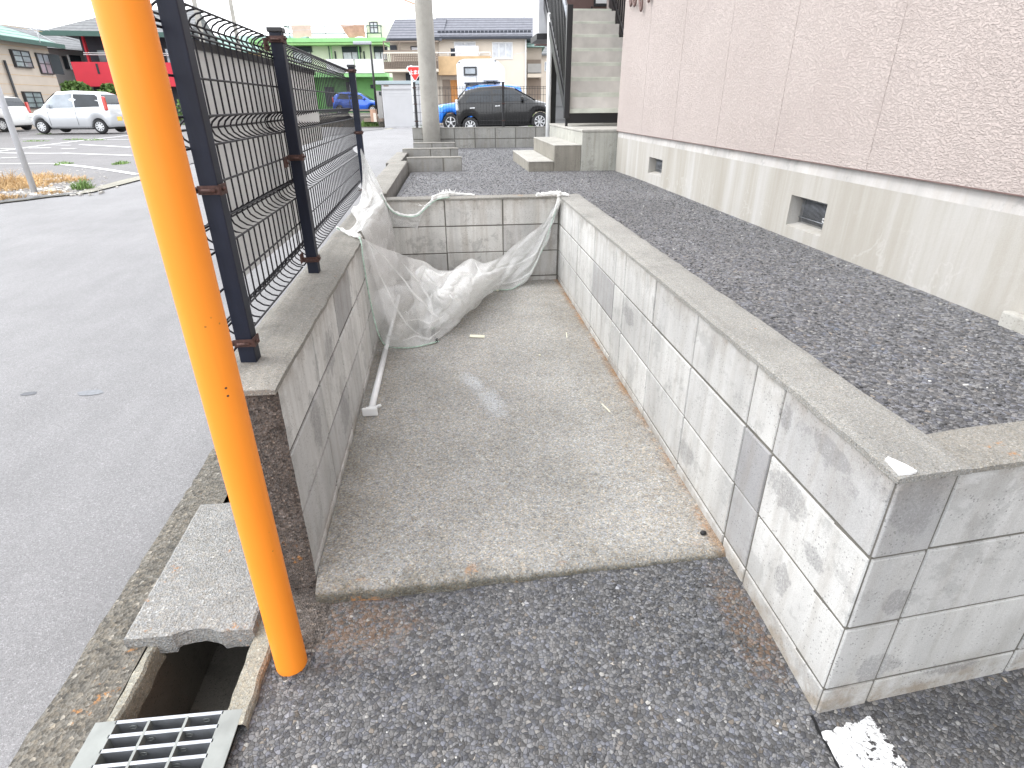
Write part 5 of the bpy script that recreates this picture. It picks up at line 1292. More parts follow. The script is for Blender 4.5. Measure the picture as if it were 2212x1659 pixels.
for (x0, y0, x1, y1) in ((0, 85, 60, 265),):
    a = F.uz(3, 110); b = F.uz(50, 250); u = F.uz(22, 180)[0]; mb = MB(); mb.tube([(u, -.1, -.2), (u, -.1, zc-1)], .06, 8); mb.build('down_pipe', M['frame'], F.t)
pass
F = Facade(128, 44, 184, 46, 'grey_house', 'small grey house with a dark roof between the beige house and the red balcony house', 'house', 262, -.1)
a, b, c, d = F.rect(128, 110, 205, 265); F.box('wall', 'greywall', (a-1, b, -.3, d), 0, 7)
mb = MB(); zt_ = F.uz(160, 80)[1]
mb.add([(a-3, -.6, d), (b+2, -.6, d), (b+2, 7, d), (a-3, 7, d), (a-1.5, 3, zt_+.6), (b+2, 3, zt_+.6)], [(0, 1, 5, 4), (1, 2, 5), (2, 3, 4, 5), (0, 3, 2, 1), (0, 4, 3)]); mb.build('roof', M['tile_dark'], F.t)
F.window(F.rect(137, 122, 160, 150), 'glassdark', 1); F.box('shutter', 'shut', F.rect(152, 120, 176, 149), -.04, 0); F.box('white_post', 'white', F.rect(147, 119, 149.5, 150), -.15, -.05)
F = Facade(170, 42, 480, 44, 'red_balcony_house', 'navy house with a bright red balcony, behind the silver car and the orange pole', 'house', 262, -.1)
a, b, c, d = F.rect(178, 71, 440, 265); F.box('wall', 'slate', (a, b, -.3, d), 1.3, 8)
F.box('balcony', 'red', F.rect(165, 135, 400, 187), -.3, 1.25)
F.box('balcony_slot', 'shut', F.rect(213, 138, 217.5, 160), -.33, -.3)
for x in (173, 187): F.box('column', 'red', F.rect(x, 70 if x == 173 else 187, x+4, 135 if x == 173 else 262), .6, .9)
zc = F.uz(250, 72)[1]
mb = MB(); mb.add([(a-1.2, -.8, zc), (b, -.8, zc), (b, 8, zc), (a-1.2, 8, zc), (a+3, 3, zc+1.7), (b, 3, zc+1.7)], [(0, 1, 5, 4), (1, 2, 5), (2, 3, 4, 5), (0, 3, 2, 1), (0, 4, 3)]); mb.build('roof', M['tile_dark'], F.t)
mb = MB(); mb.box((a-1.3, -.9, zc-.25), (b, -.7, zc+.03)); mb.build('gutter', M['darkgreen'], F.t)
q = F.window(F.rect(193, 103, 236, 133), 'glass', 1); q.location = (0, 1.3, 0)
q = F.window(F.rect(350, 100, 372, 180), 'glass', 1); q.location = (0, 1.3, 0)
mb = MB()
for py in (113, 117): u0_, z_ = F.uz(176, py); mb.tube([(u0_, .3, z_), (u0_+10, .3, z_)], .03, 5)
mb.build('laundry_pole', M['white'], F.t)
# building behind the fence tops
F = Facade(430, 60, 640, 60, 'brown_roofed_house', 'low house with a grey metal roof showing above the board, behind the fence', 'house', 262, -.1)
a, b, c, d = F.rect(430, 100, 640, 262); F.box('wall', 'tan', (a, b, -.3, d-.5), 0, 8); sideroof(F, (a, b, d-.4), 0, 8, F.uz(520, 78)[1]+.4, 'tile_green', .5)

# garage
F = Facade(826, 34, 909, 34, 'garage', 'pale grey steel garage with a shutter door, beside the road left of the stop sign', 'garage', 268, 0)
gz = zroad(F.O.x, F.O.y); a, b, c, d = F.rect(827, 182, 909, 268)
F.box('side_panels', 'garage', (a, b, gz-.05, d), .02, 3.5); F.box('roof', 'garagetrim', (a-.25, b+.25, d, F.uz(868, 174.5)[1]), -.15, 3.6, ch=.02)
mb = MB(); n = 26
z0_, z1_ = gz, F.uz(868, 192)[1]
for k in range(n): mb.box((a+.12, -.01-.012*(k % 2), lerp(z0_, z1_, k/n)), (b-.12, .02, lerp(z0_, z1_, (k+1)/n)-.004))
mb.build('shutter_door', M['garage'], F.t)
F.box('shutter_housing', 'garage', (a+.05, b-.05, z1_, d-.02), -.07, .02); F.box('name_plate', 'brownlattice', F.rect(829, 184, 840, 187), -.08, -.07)
# letter box pillar and brick planters by the road
F = Facade(803, 36, 826, 36, 'mailbox_pillar', 'slim grey pillar with a letter box between the blue car and the garage', 'pillar', 262, 0)
F.box('pillar', 'greywall', F.rect(815.5, 196, 826, 262), 0, .4); F.box('letter_slot', 'shut', F.rect(819, 198, 823, 206), -.03, 0)
F = Facade(786, 34.5, 826, 34.5, 'brick_planter', 'low brick planter with green weeds at the roadside in front of the blue car', 'planter', 262, 0)
F.box('brick_edge', 'brownlattice', F.rect(786, 256, 826, 263), 0, .5); F.box('brick_post', 'rugbrown', F.rect(801, 236, 812, 263), -.1, .4); F.box('brick_post', 'cream', F.rect(808, 244, 814, 263), -.14, -.1)
F.box('timber_rail', 'brownlattice', F.rect(740, 236, 812, 239.5), 0, .12)
# raised forecourt of the green house
g0 = atD(700, 262, 38); fc = MB(); A_, B_ = atD(560, 255, 36.2), atD(826, 255, 36.2)
hgt = atD(720, 247, 44).z
for p_, q_ in ((0, 1),):
    fc.add([(A_.x, A_.y, -.3), (B_.x, B_.y, -.3), (B_.x+.5, B_.y+22, -.3), (A_.x, A_.y+22, -.3), (A_.x, A_.y, hgt), (B_.x, B_.y, hgt), (B_.x+.5, B_.y+22, hgt), (A_.x, A_.y+22, hgt)], [(0, 1, 5, 4), (4, 5, 6, 7), (1, 2, 6, 5), (0, 4, 7, 3)])
tag(fc.build('forecourt', M['gutter']), kind='structure')

# ------------------------------------------------------------------ vegetation
def shrub(name, loc_, rx, ry, h, n, m_, label, cat='shrub', leaf=.09, stem=True):
    t = thing(name, label, cat, loc_); mb = MB()
    for i in range(n):
        a = R.uniform(0, 6.28); rr = R.random()**.45; z = h*(.12+.88*R.random())
        k = max(0., 1-(abs(z/h-.42)/.6)**2.2)**.5
        if noise.noise(Vector((math.cos(a)*2, math.sin(a)*2, z*3))) < -.25: continue
        c = Vector((rx*rr*k*math.cos(a), ry*rr*k*math.sin(a), z)); d = Vector((R.gauss(0, 1), R.gauss(0, 1), R.gauss(.3, 1))).normalized(); e = d.orthogonal().normalized(); e = Matrix.Rotation(R.uniform(0, 6.28), 3, d) @ e
        s = leaf*R.uniform(.5, 1.2); mb.tone = R.random(); mb.add([c-e*s*.35, c+d*s*.5, c+e*s*.35, c-d*s*.5], [(0, 1, 2, 3)])
    mb.build('foliage', M[m_], t, fix=False)
    if stem:
        mb = MB()
        for i in range(5): a = R.uniform(0, 6.28); mb.tube([(0, 0, 0), (rx*.3*math.cos(a), ry*.3*math.sin(a), h*.4), (rx*.6*math.cos(a), ry*.6*math.sin(a), h*.75)], [.03, .02, .008], 5)
        mb.build('stem', M['brownlattice'], t)
    return t
def grass(name, c, rx, ry, h, n, m_, label, cat='grass', kind=None, wd=.006, lean=.5, group=None):
    mb = MB()
    for i in range(n):
        a = R.uniform(0, 6.28); rr = R.random()**.6; x, y = rx*rr*math.cos(a), ry*rr*math.sin(a); L = h*R.uniform(.35, 1.1)*(1.1-rr*.6)
        d = Vector((R.gauss(0, lean), R.gauss(0, lean), 1)).normalized(); s = Vector((math.cos(a*7), math.sin(a*7), 0))*wd
        b0 = Vector((x, y, 0)); b1 = b0+d*L*.6; b2 = b0+d*L+Vector((d.x, d.y, -.2))*L*.35
        mb.add([b0-s, b0+s, b1+s*.7, b1-s*.7, b2], [(0, 1, 2, 3), (3, 2, 4)])
    o = mb.build(name, M[m_], fix=False); o.location = c; tag(o, label, None if kind else cat, group, kind)
    if kind: o['category'] = cat
    return o
s_ = atD(166, 200, 40); shrub('shrub', (s_.x, s_.y, -.1), 1.25, 1.0, atD(166, 179, 40).z+.15, 2600, 'leaf', 'rounded green shrub in front of the red balcony, above the silver car roof', leaf=.3)
s_ = atD(238, 200, 41); shrub('shrub', (s_.x, s_.y, -.1), .8, .8, atD(238, 184, 41).z+.15, 1400, 'leaf', 'green shrub top between the silver car and the orange pole', leaf=.3)
s_ = atD(405, 220, 40); shrub('shrub', (s_.x, s_.y, -.1), .9, .8, 1.9, 500, 'leaf', 'small green bush left of the nearest navy fence post', leaf=.25)
for k, (px, D, lab) in enumerate(((790, 34.9, 'left clump of weeds in the brick planter before the blue car'), (797, 34.9, 'right clump of weeds in the brick planter before the blue car'))):
    s_ = atD(px, 255, D); grass('weed_clump', (s_.x, s_.y, .2), .5, .3, .5, 260, 'grassg', lab, 'weeds', wd=.03)
c = ony(887, 314, 12.2); grass('weed_clump', (c.x-.05, 12.2, .36), .07, .06, .12, 40, 'grassg', 'small green weed growing at the road edge beside the far block wall', 'weeds', wd=.006)
c = ony(917, 268, 12.9); grass('weed_clump', (c.x, 12.9, .4), .12, .1, .75, 90, 'grassg', 'tall thin weeds behind the far fence, left of the concrete pole', 'weeds', wd=.012, lean=.2)
c = atD(1168, 225, 30); grass('weed_clump', (c.x, c.y, .3), .6, .5, 1.0, 160, 'grassg', 'green weeds behind the black car bonnet', 'weeds', wd=.03)

# ------------------------------------------------------------------ the lot across the road
def gpt(px, py, lift=0.):
    z = .1
    for k in range(12):
        p = onz(px, py, z+lift); z = zroad(p.x, p.y)
    p.z = z+lift; return p
def m3(cx, cy): return (cx/4.424*.6777, (400+cy/4.424)*.6777)
nearE = [gpt(*m3(*p)) for p in ((-500, 1165), (-200, 1130), (350, 1068), (700, 1020), (1130, 978), (1320, 950), (1700, 850), (1950, 785))]
farE = [gpt(*m3(*p)) for p in ((-500, 1120), (-200, 1090), (350, 1040), (700, 990), (1130, 950), (1250, 912), (1700, 790), (1940, 732))]
e0, e1 = nearE[-1], farE[-1]
nearE += [e0+Vector((.3, 3, 0)), e0+Vector((1.2, 10, 0)), e0+Vector((2.2, 20, 0))]; farE += [e1+Vector((.3, 3, 0)), e1+Vector((1.2, 10, 0)), e1+Vector((2.2, 20, 0))]
def edgex(y):
    for a, b in zip(farE, farE[1:]):
        if a.y <= y <= b.y: return lerp(a.x, b.x, (y-a.y)/(b.y-a.y))
    return farE[0].x if y < farE[0].y else farE[-1].x
ylo = farE[0].y
mb = MB()
def lotf(a, b):
    y = lerp(ylo, 34, b**1.3); x1 = edgex(y); x = lerp(x1, -45, a**1.6); return Vector((x, y, zroad(x, y)+.012))
mb.grid(lotf, 60, 80, smooth=False); tag(mb.build('parking_lot', M['lotleft']), kind='structure')
mb = MB()
for (a, b), (c, d) in zip(list(zip(nearE, farE)), list(zip(nearE, farE))[1:]):
    up_ = Vector((0, 0, .016)); mb.add([a+up_, c+up_, d+up_, b+up_], [(0, 1, 2, 3)])
tag(mb.build('kerb_strip', M['lip']), kind='structure')
dg = thing('drain_grate', 'narrow grating strip along the far side of the road at the left edge', 'drain grating', nearE[2]); i_ = T(dg); mb = MB()
for k in range(70):
    t = k/70*3.6+.3; j = int(t); f = t-j; A = lerp(nearE[j], nearE[j+1], f); B = lerp(farE[j], farE[j+1], f)
    A = lerp(A, B, .12); B = lerp(A, B, .86); d = (nearE[j+1]-nearE[j]).normalized()*.012; z = Vector((0, 0, .019))
    mb.add([A-d+z, A+d+z, B+d+z, B-d+z], [(0, 1, 2, 3)])
loc(mb).build('bars', M['dark'], dg)
def pline(pts, wd=.1, name='parking_line'):
    P_ = [gpt(*m3(*p)) for p in pts]; mb = MB(); L, Rr = [], []; fine = []
    for a, b in zip(P_, P_[1:]):
        n = max(2, int((b-a).length/.4))
        fine += [lerp(a, b, k/n) for k in range(n)]
    fine.append(P_[-1])
    for i, p in enumerate(fine):
        d = (fine[min(i+1, len(fine)-1)]-fine[max(i-1, 0)]); d.z = 0; d.normalize(); s_ = Vector((-d.y, d.x, 0))*wd/2*(1+.25*noise.noise(p*3))
        for q in (p-s_, p+s_): mb.v.append((q.x, q.y, zroad(q.x, q.y)+.019))
    for i in range(len(fine)-1): mb.f.append((2*i, 2*i+2, 2*i+3, 2*i+1)); mb.mi.append(0); mb.t.append(.5); mb.sm.append(False)
    tag(mb.build(name, M['lineold']), kind='structure')
pline([(-300, 548), (0, 550), (770, 550), (1160, 590), (1940, 705)], .11)
pline([(-300, 392), (0, 393), (900, 400), (1860, 434)], .11)
pline([(-100, 384), (0, 371), (1030, 235), (1850, 143)], .12)
pline([(660, 282), (1000, 287)], .1); pline([(1130, 276), (1500, 296), (1840, 315)], .13)
pline([(1400, 203), (1830, 206)], .12); pline([(20, 468), (240, 462)], .14); pline([(400, 328), (720, 322)], .14); pline([(870, 337), (1070, 337)], .12)
pline([(0, 333), (200, 336)], .12); pline([(300, 187), (750, 187)], .16)
# road stop line and edge mark far ahead
for (a, b) in (((795, 270), (832, 270)),):
    A, B = gpt(*a), gpt(*b); mb = MB(); z = Vector((0, 0, .016)); dpt = Vector((0, .5, 0)); mb.add([A+z, B+z, B+dpt+z, A+dpt+z], [(0, 1, 2, 3)]); tag(mb.build('road_line', M['lineold']), kind='structure')
# faint tar patches on the road near the camera
for (px, py, rx, ry) in ((62, 850, .035, .02), (195, 848, .06, .03)):
    c = gpt(px, py, .0012); mb = MB(); vs = [c+Vector((rx*math.cos(a)*(1+.3*noise.noise(Vector((math.cos(a)*2, math.sin(a)*2, px)))), ry*math.sin(a)*(1+.3*noise.noise(Vector((math.cos(a), math.sin(a)*3, px)))), 0)) for a in [k*math.pi/10 for k in range(20)]]
    mb.add(vs, [tuple(range(20))]); tag(mb.build('tar_patch', simple('tar patch', (.11, .115, .125) if px < 100 else (.19, .20, .215), .85, var=.15, vs=60)), kind='structure')
# leaning-looking sign post, dry weeds and rubble at the corner of the lot
c = gpt(76, 418); t = thing('sign_post', 'tall light grey steel post standing in dry weeds at the left edge', 'post', c)
mb = MB(); mb.tube([(0, 0, -.1), (0, 0, 3.2)], .038, 20); mb.build('tube', M['whitedull'], t)
mb = MB(); mb.box((-.09, -.03, 1.30+.25), (-.03, .03, 1.75)); mb.build('bracket', M['whitedull'], t)
for k, (cx, cy, rx, h, lab) in enumerate(((150, 860, .75, .42, 'broad clump of dry straw-coloured weeds left of the grey post'), (330, 900, .45, .30, 'dry weeds touching the left side of the grey post base'), (620, 760, .45, .25, 'dry weeds just right of the grey post'), (980, 800, .38, .26, 'pale dry clump farthest right beside the lot edge'),
        (760, 965, .28, .12, 'low brown clump nearest the grating strip'), (40, 1045, .35, .18, 'dry clump at the very left edge, nearest the road'))):
    p = gpt(*m3(cx, cy)); grass('dry_weed_clump', p, rx*.85, rx*.55, h*.72, int(620*rx/.5), 'straw', lab, 'dry weeds', group='dry weed clumps around the grey post', wd=.0055, lean=.75)
p = gpt(*m3(1178, 905)); grass('weed_clump', p, .14, .12, .22, 220, 'grassg', 'bright green tuft beside the grating, right of the dry weeds', 'weeds', wd=.006)
for (cx, cy, lab) in ((905, 556, 'green tuft growing on the bent white parking line'), (1720, 548, 'green tuft in the lot nearest the orange pole'), (660, 125, 'green weeds under the front wheel of the silver car'), (515, 228, 'small weed tuft in front of the silver car'), (1340, 212, 'weeds between the parking lines behind the silver car'), (1060, 205, 'low weeds near the end of the long diagonal line')):
    p = gpt(*m3(cx, cy)); grass('weed_clump', p, .45 if cy < 300 else .16, .2, .10, 160, 'grassg', lab, 'weeds', wd=.012)
mb = MB()
for i in range(900):
    p = gpt(*m3(R.gauss(620, 300), R.uniform(740, 1000))) if i % 4 else gpt(*m3(R.uniform(0, 1500), R.uniform(600, 1000)))
    s = R.uniform(.006, .028)*(1 if i % 4 else .6); Mx = Matrix.Translation(p+Vector((0, 0, .012))) @ Matrix.Rotation(R.uniform(0, 3), 4, 'Z') @ Matrix.Rotation(R.uniform(-.5, .5), 4, 'X')
    mb.box((-s, -s*.7, -s*.3), (s, s*.7, s*.5), M_=Mx)
tag(mb.build('rubble', simple('pale rubble', (.42, .40, .37), .8, var=.4, vs=20)), 'pale stones scattered among the dry weeds', kind='stuff')

# ------------------------------------------------------------------ cars
def car(label, paint, F_, R_, st, hw, glass, wr, spokes=7, plate=None, side=1, group=None, tail=None, rack=False, tlm='lampred', mirror=True, name='parked_car', gl='glassdark', facing=None, sx=1., trim=None):
    """F_, R_: ground points under the front and rear wheel centres on the side we see. local +x = forward, visible side = side*y"""
    F_, R_ = Vector(F_), Vector(R_); d = F_-R_; wb = math.hypot(d.x, d.y); ang = math.atan2(d.y, d.x)
    tilt = math.atan2(d.z, wb); mid = (F_+R_)/2
    s_ = wb/st['wb']; n_ = Vector((-math.sin(ang), math.cos(ang), 0))*side      # towards us
    orig = mid - n_*(hw-.06)*s_
    t = bpy.data.objects.new(name, None); COL.objects.link(t); tag(t, label, 'car', group)
    t.matrix_world = Matrix.Translation(orig) @ Matrix.Rotation(ang, 4, 'Z') @ Matrix.Rotation(-tilt, 4, 'Y') @ Matrix.Scale(s_, 4)
    S = st['st']     # (x, zb, zs, zr, roofhw ratio, hw ratio)
    def ev(x):
        for a, b in zip(S, S[1:]):
            if a[0] <= x <= b[0]:
                f = (x-a[0])/(b[0]-a[0]); return [lerp(a[i], b[i], f) for i in range(6)]
        return list(S[0] if x < S[0][0] else S[-1])
    xs = sorted(set([q[0] for q in S]+[lerp(S[0][0], S[-1][0], k/44) for k in range(45)]))
    mb = MB(); rows = []
    wx = st['wb']/2
    for x in xs:
        _, zb, zs, zr, rr, hr = ev(x); W = hw*hr; rW = W*rr
        for cx in (-wx, wx):
            dd = (wr*1.13)**2-(x-cx)**2
            if dd > 0: zb = max(zb, wr+math.sqrt(dd))
        half = [(W*.9, zb), (W, zb+.02 if zb > .4 else zb+.10), (W*1.012, lerp(zb+.1, zs, .55)), (W*.985, zs-.03), (W*.955, zs+.01), (lerp(W*.955, rW, .5)+.015, lerp(zs, zr, .5)), (rW, zr-.05), (rW*.86, zr-.008), (rW*.45, zr+.006)]
        if zr-zs < .12: half = [(W*.9, zb), (W, min(zb+.1, zs-.05)), (W*1.01, lerp(min(zb+.1, zs-.06), zs, .55)), (W*.98, zs-.03), (W*.93, zs), (W*.82, lerp(zs, zr, .6)), (W*.66, lerp(zs, zr, .85)), (W*.4, zr), (W*.2, zr+.003)]
        rows.append([Vector((x, y, z)) for y, z in half]+[Vector((x, -y, z)) for y, z in half[::-1]])
    n = len(rows[0]); vs = [p for r in rows for p in r]
    fs = [(i*n+j, i*n+(j+1) % n, (i+1)*n+(j+1) % n, (i+1)*n+j) for i in range(len(rows)-1) for j in range(n)]
    fs += [tuple(range(n))[::-1], tuple((len(rows)-1)*n+j for j in range(n))]
    mb.add(vs, fs, 0, True); mb.build('body', paint, t)
    def ysurf(x, z):
        _, zb, zs, zr, rr, hr = ev(x); W = hw*hr; rW = W*rr
        zm = lerp(zs, zr, .5); ym = lerp(W*.955, rW, .5)+.015
        if z < zm: return lerp(W*.955, ym, max(0, (z-zs-.01)/(zm-zs)))
        return lerp(ym, rW, (z-zm)/max(.01, (zr-.05-zm)))
    gp = {}
    for sgn in (1, -1):
        for k, poly in enumerate(glass['side']):
            g = MB(); c = Vector((sum(p[0] for p in poly)/len(poly), sum(p[1] for p in poly)/len(poly), 0)); n2 = len(poly)
            # fan of points so the pane follows the curved side
            vs = [(p[0], sgn*(ysurf(*p)+.012), p[1]) for p in poly]+[(p[0], sgn*(ysurf(*p)-.03), p[1]) for p in poly]+[(c.x, sgn*(ysurf(c.x, c.y)+.013), c.y)]
            g.add(vs, [(i, (i+1) % n2, 2*n2) for i in range(n2)]+[(i, (i+1) % n2, (i+1) % n2+n2, i+n2) for i in range(n2)])
            g.build('side_window', M[glass.get('mats', [gl]*9)[k]], t)
    for nm, (x0, x1) in (('windscreen', glass['front']), ('rear_window', glass['rear'])):
        a, b = ev(x0), ev(x1); g = MB(); off = .014*(1 if nm == 'windscreen' else -1); nx = 6
        def f(u, v):
            x = lerp(x0, x1, v); e = ev(x); y = lerp(-1, 1, u)*hw*e[5]*e[4]*lerp(.93, .86, v); return Vector((x+off, y, e[3]+.012*(1-abs(u-.5))-.0*abs(u-.5)))
        g.grid(f, 8, 6); g.build(nm, M[gl], t, fix=False)
    for (cx, sg) in ((wx, 1), (-wx, 1), (wx, -1), (-wx, -1)):
        y0 = sg*(hw-.155); y1 = sg*(hw+.004)
        g = MB(); pf_ = [(wr*.62, y1-sg*.012), (wr*.70, y1), (wr*.9, y1), (wr, y1-sg*.03), (wr, y0+sg*.02), (wr*.9, y0), (wr*.3, y0)]
        ns = 28; vs = [(cx+r*math.cos(2*math.pi*k/ns), y, wr+r*math.sin(2*math.pi*k/ns)) for k in range(ns) for r, y in pf_]; m_ = len(pf_)
        g.add(vs, [(k*m_+j, k*m_+j+1, ((k+1) % ns)*m_+j+1, ((k+1) % ns)*m_+j) for k in range(ns) for j in range(m_-1)], 0, True)
        o = g.build('wheel', M['tyre'], t)
        g = MB(); g.tube([(cx, y1-sg*.05, wr), (cx, y1-sg*.045, wr)], wr*.63, 24, mi=1)
        for k in range(spokes):
            a = 2*math.pi*k/spokes+.2; ca, sa = math.cos(a), math.sin(a); r0_, r1_ = wr*.1, wr*.64; q = wr*.085; tw = .13
            P_ = [(r0_*ca-q*.8*sa, r0_*sa+q*.8*ca), (r0_*ca+q*.8*sa, r0_*sa-q*.8*ca), (r1_*math.cos(a+tw)+q*sa, r1_*math.sin(a+tw)-q*ca), (r1_*math.cos(a+tw)-q*sa, r1_*math.sin(a+tw)+q*ca)]
            g.prism([(cx+p[0], wr+p[1]) for p in P_], 1, y1-sg*.03, y1-sg*.010)
        g.tube([(cx, y1-sg*.03, wr), (cx, y1-sg*.006, wr)], wr*.16, 12)
        g.tube([(cx+wr*.62*math.cos(2*math.pi*k/24), y1-sg*.014, wr+wr*.62*math.sin(2*math.pi*k/24)) for k in range(24)], wr*.045, 6, closed=True)
        g.build('rim', [M['rim'], M['dark']], o)
    g = MB(); g.box((-wx-.2, -hw*.8, .16), (wx+.2, hw*.8, .42)); g.build('underbody', M['tyre'], t)
    if mirror:
        for sg in (1, -1): x = glass['mx']; z = glass['mz']; g = MB(); y = sg*(hw*.96); g.bbox((x-.05, y, z), (x+.06, y+sg*.2, z+.13), .035); g.build('wing_mirror', paint, t)
    for sg in (1, -1):
        for (x, z) in glass['handles']: g = MB(); y = sg*ev(x)[5]*hw*1.0; g.bbox((x-.09, y-sg*.02, z-.018), (x+.09, y+sg*.022, z+.018), .008); g.build('door_handle', trim or paint, t)
        g = MB(); x = S[-1][0]; z = glass['lz']; g.bbox((x-.30, sg*hw*.55, z-.10), (x-.05, sg*hw*.93, z+.06), .04); g.build('headlight', M['lampclear'], t)
        g = MB(); tl = tail or (S[0][0]+.02, .8, 1.15)
        g.bbox((tl[0]-.01, sg*hw*.80, tl[1]), (tl[0]+.09, sg*hw*.985, tl[2]), .03); g.build('tail_light', M[tlm], t)
    # door shut lines
    g = MB()
    for x in glass['lines']:
        for sg in (1, -1):
            e = ev(x); W = hw*e[5]
            for za, zb2 in ((.32, lerp(.35, e[2], .6)), (lerp(.35, e[2], .6), e[2]-.03)): 
                g.box((x-.005, sg*(W*1.012)-.004, za), (x+.005, sg*(W*1.012)+.003, zb2))
    g.build('door_gap', M['dark'], t)
    for x, y_ in ((S[0][0]-.012, 1), (S[-1][0]+.002, 1)):
        g = MB(); g.bbox((x, -.165, .48), (x+.01, .165, .64), .003); g.build('number_plate', M[plate or 'white'], t)
    if rack:
        g = MB(); g.bbox((-.9, -.5, rack+.03), (.6, -.44, rack+.09), .02); g.bbox((-.9, .44, rack+.03), (.6, .5, rack+.09), .02); g.bbox((-.7, -.46, rack), (-.62, .46, rack+.07), .01); g.bbox((.4, -.46, rack), (.48, .46, rack+.07), .01); g.build('roof_bars', M['slate'], t)
    return t
KEI = dict(wb=2.455, st=[(-1.70, .42, .78, .84, .9, .84), (-1.66, .30, .86, 1.02, .88, .93), (-1.60, .24, .93, 1.28, .84, .965), (-1.48, .22, .97, 1.50, .82, .99), (-1.2, .2, .975, 1.585, .82, 1), (-.3, .2, .965, 1.625, .82, 1), (.3, .2, .955, 1.59, .80, 1), (.75, .2, .945, 1.30, .80, 1), (1.08, .2, .93, 1.03, .86, 1), (1.4, .22, .83, .93, .8, .97), (1.6, .25, .68, .80, .8, .90), (1.68, .3, .55, .62, .8, .82), (1.70, .36, .5, .54, .8, .78)])
MIRA = dict(wb=2.455, st=[(-1.70, .42, .80, .86, .9, .86), (-1.66, .30, .90, 1.05, .86, .94), (-1.55, .24, .97, 1.25, .82, .975), (-1.35, .22, .985, 1.42, .80, .99), (-.9, .2, .975, 1.49, .79, 1), (-.1, .2, .95, 1.50, .78, 1), (.35, .2, .93, 1.40, .78, 1), (.8, .2, .90, 1.14, .80, 1), (1.12, .2, .87, .955, .86, 1), (1.4, .22, .80, .88, .8, .97), (1.6, .25, .66, .76, .8, .90), (1.68, .3, .55, .60, .8, .82), (1.70, .36, .5, .54, .8, .78)])
GL_K = dict(side=[[(-1.42, 1.03), (-.40, 1.0), (-.42, 1.50), (-1.30, 1.48), (-1.40, 1.40)], [(-.34, 1.0), (.80, .98), (.86, 1.06), (.36, 1.48), (-.36, 1.51)]], mats=['glassdark', 'glass'], front=(.40, 1.05), rear=(-1.64, -1.49), mx=.68, mz=1.0, handles=[(-1.05, .87), (-.1, .86)], lz=.72, lines=(-.38, .78))
GL_M = dict(side=[[(-1.32, 1.03), (-.42, 1.00), (-.44, 1.36), (-1.12, 1.33)], [(-.36, 1.0), (.72, .96), (.86, 1.0), (.36, 1.30), (-.36, 1.385)]], mats=['glassdark', 'glassdark'], front=(.40, 1.10), rear=(-1.62, -1.38), mx=.66, mz=.98, handles=[(-1.10, .85), (-.22, .86)], lz=.72, lines=(-.4, .80))
silver = carpaint('silver paint', (.60, .62, .64), .35); blackp = carpaint('black car paint', (.004, .0042, .0045), 0, .35); bluep = carpaint('blue car paint', (.012, .11, .62), .2); brightblue = carpaint('bright blue paint', (.01, .20, .80), .1); whitep = carpaint('white car paint', (.72, .72, .70), 0)
W_ = 24.3; car('silver kei hatchback parked side-on in the lot at the left, dark rear side window', silver, aw(97, 289, W_), aw(222, 288.5, W_), KEI, .735, GL_K, .275, 9, plate='yellowplate', side=1, tail=(-1.70, .88, 1.40), group='cars in the lot across the road')
W_ = 27; car('white van-like car cut off by the left edge of the photo', whitep, aw(-95, 287, W_), aw(12, 284, W_), KEI, .8, GL_K, .29, 9, side=1, tail=(-1.70, .8, 1.3), group='cars in the lot across the road')
W_ = 21.2; car('black kei hatchback parked behind the far block wall and its mesh fence', blackp, aw(1167, 281, W_-.2), aw(1018, 291, W_), MIRA, .735, GL_M, .285, 8, side=-1, trim=M['rim'], tlm='lampclear', group='cars parked beyond the yard')
SUV = dict(wb=2.435, st=[(-1.85, .40, .95, 1.05, .9, .9), (-1.8, .3, 1.02, 1.3, .88, .97), (-1.7, .28, 1.05, 1.62, .86, .99), (-1.2, .26, 1.06, 1.70, .86, 1), (0, .26, 1.04, 1.71, .85, 1), (.5, .26, 1.03, 1.62, .84, 1), (.85, .26, 1.02, 1.22, .85, 1), (1.0, .26, 1.0, 1.08, .9, 1), (1.5, .3, .98, 1.04, .9, .98), (1.75, .32, .85, .98, .9, .95), (1.85, .36, .6, .7, .9, .9)])
GL_S = dict(side=[[(-1.55, 1.12), (-.40, 1.1), (-.42, 1.56), (-1.5, 1.55)], [(-.34, 1.1), (.72, 1.08), (.36, 1.54), (-.36, 1.57)]], mats=['glassdark', 'glass'], front=(.55, .98), rear=(-1.79, -1.70), mx=.62, mz=1.08, handles=[(-1.1, .95), (-.1, .94)], lz=.82, lines=(-.38, .74))
W_ = 24.6; a_ = aw(975, 283, W_); b_ = aw(1100, 281, W_); car('bright blue tall car with roof bars, half hidden behind the black hatchback', brightblue, a_, b_, SUV, .8, GL_S, .33, 5, side=1, rack=1.72, group='cars parked beyond the yard')
a_ = atD(806, 247, 44); b_ = atD(735, 247, 44); a_.z = b_.z = hgt; car('blue hatchback parked in front of the green house', bluep, a_, b_, MIRA, .82, GL_M, .29, 8, side=-1)

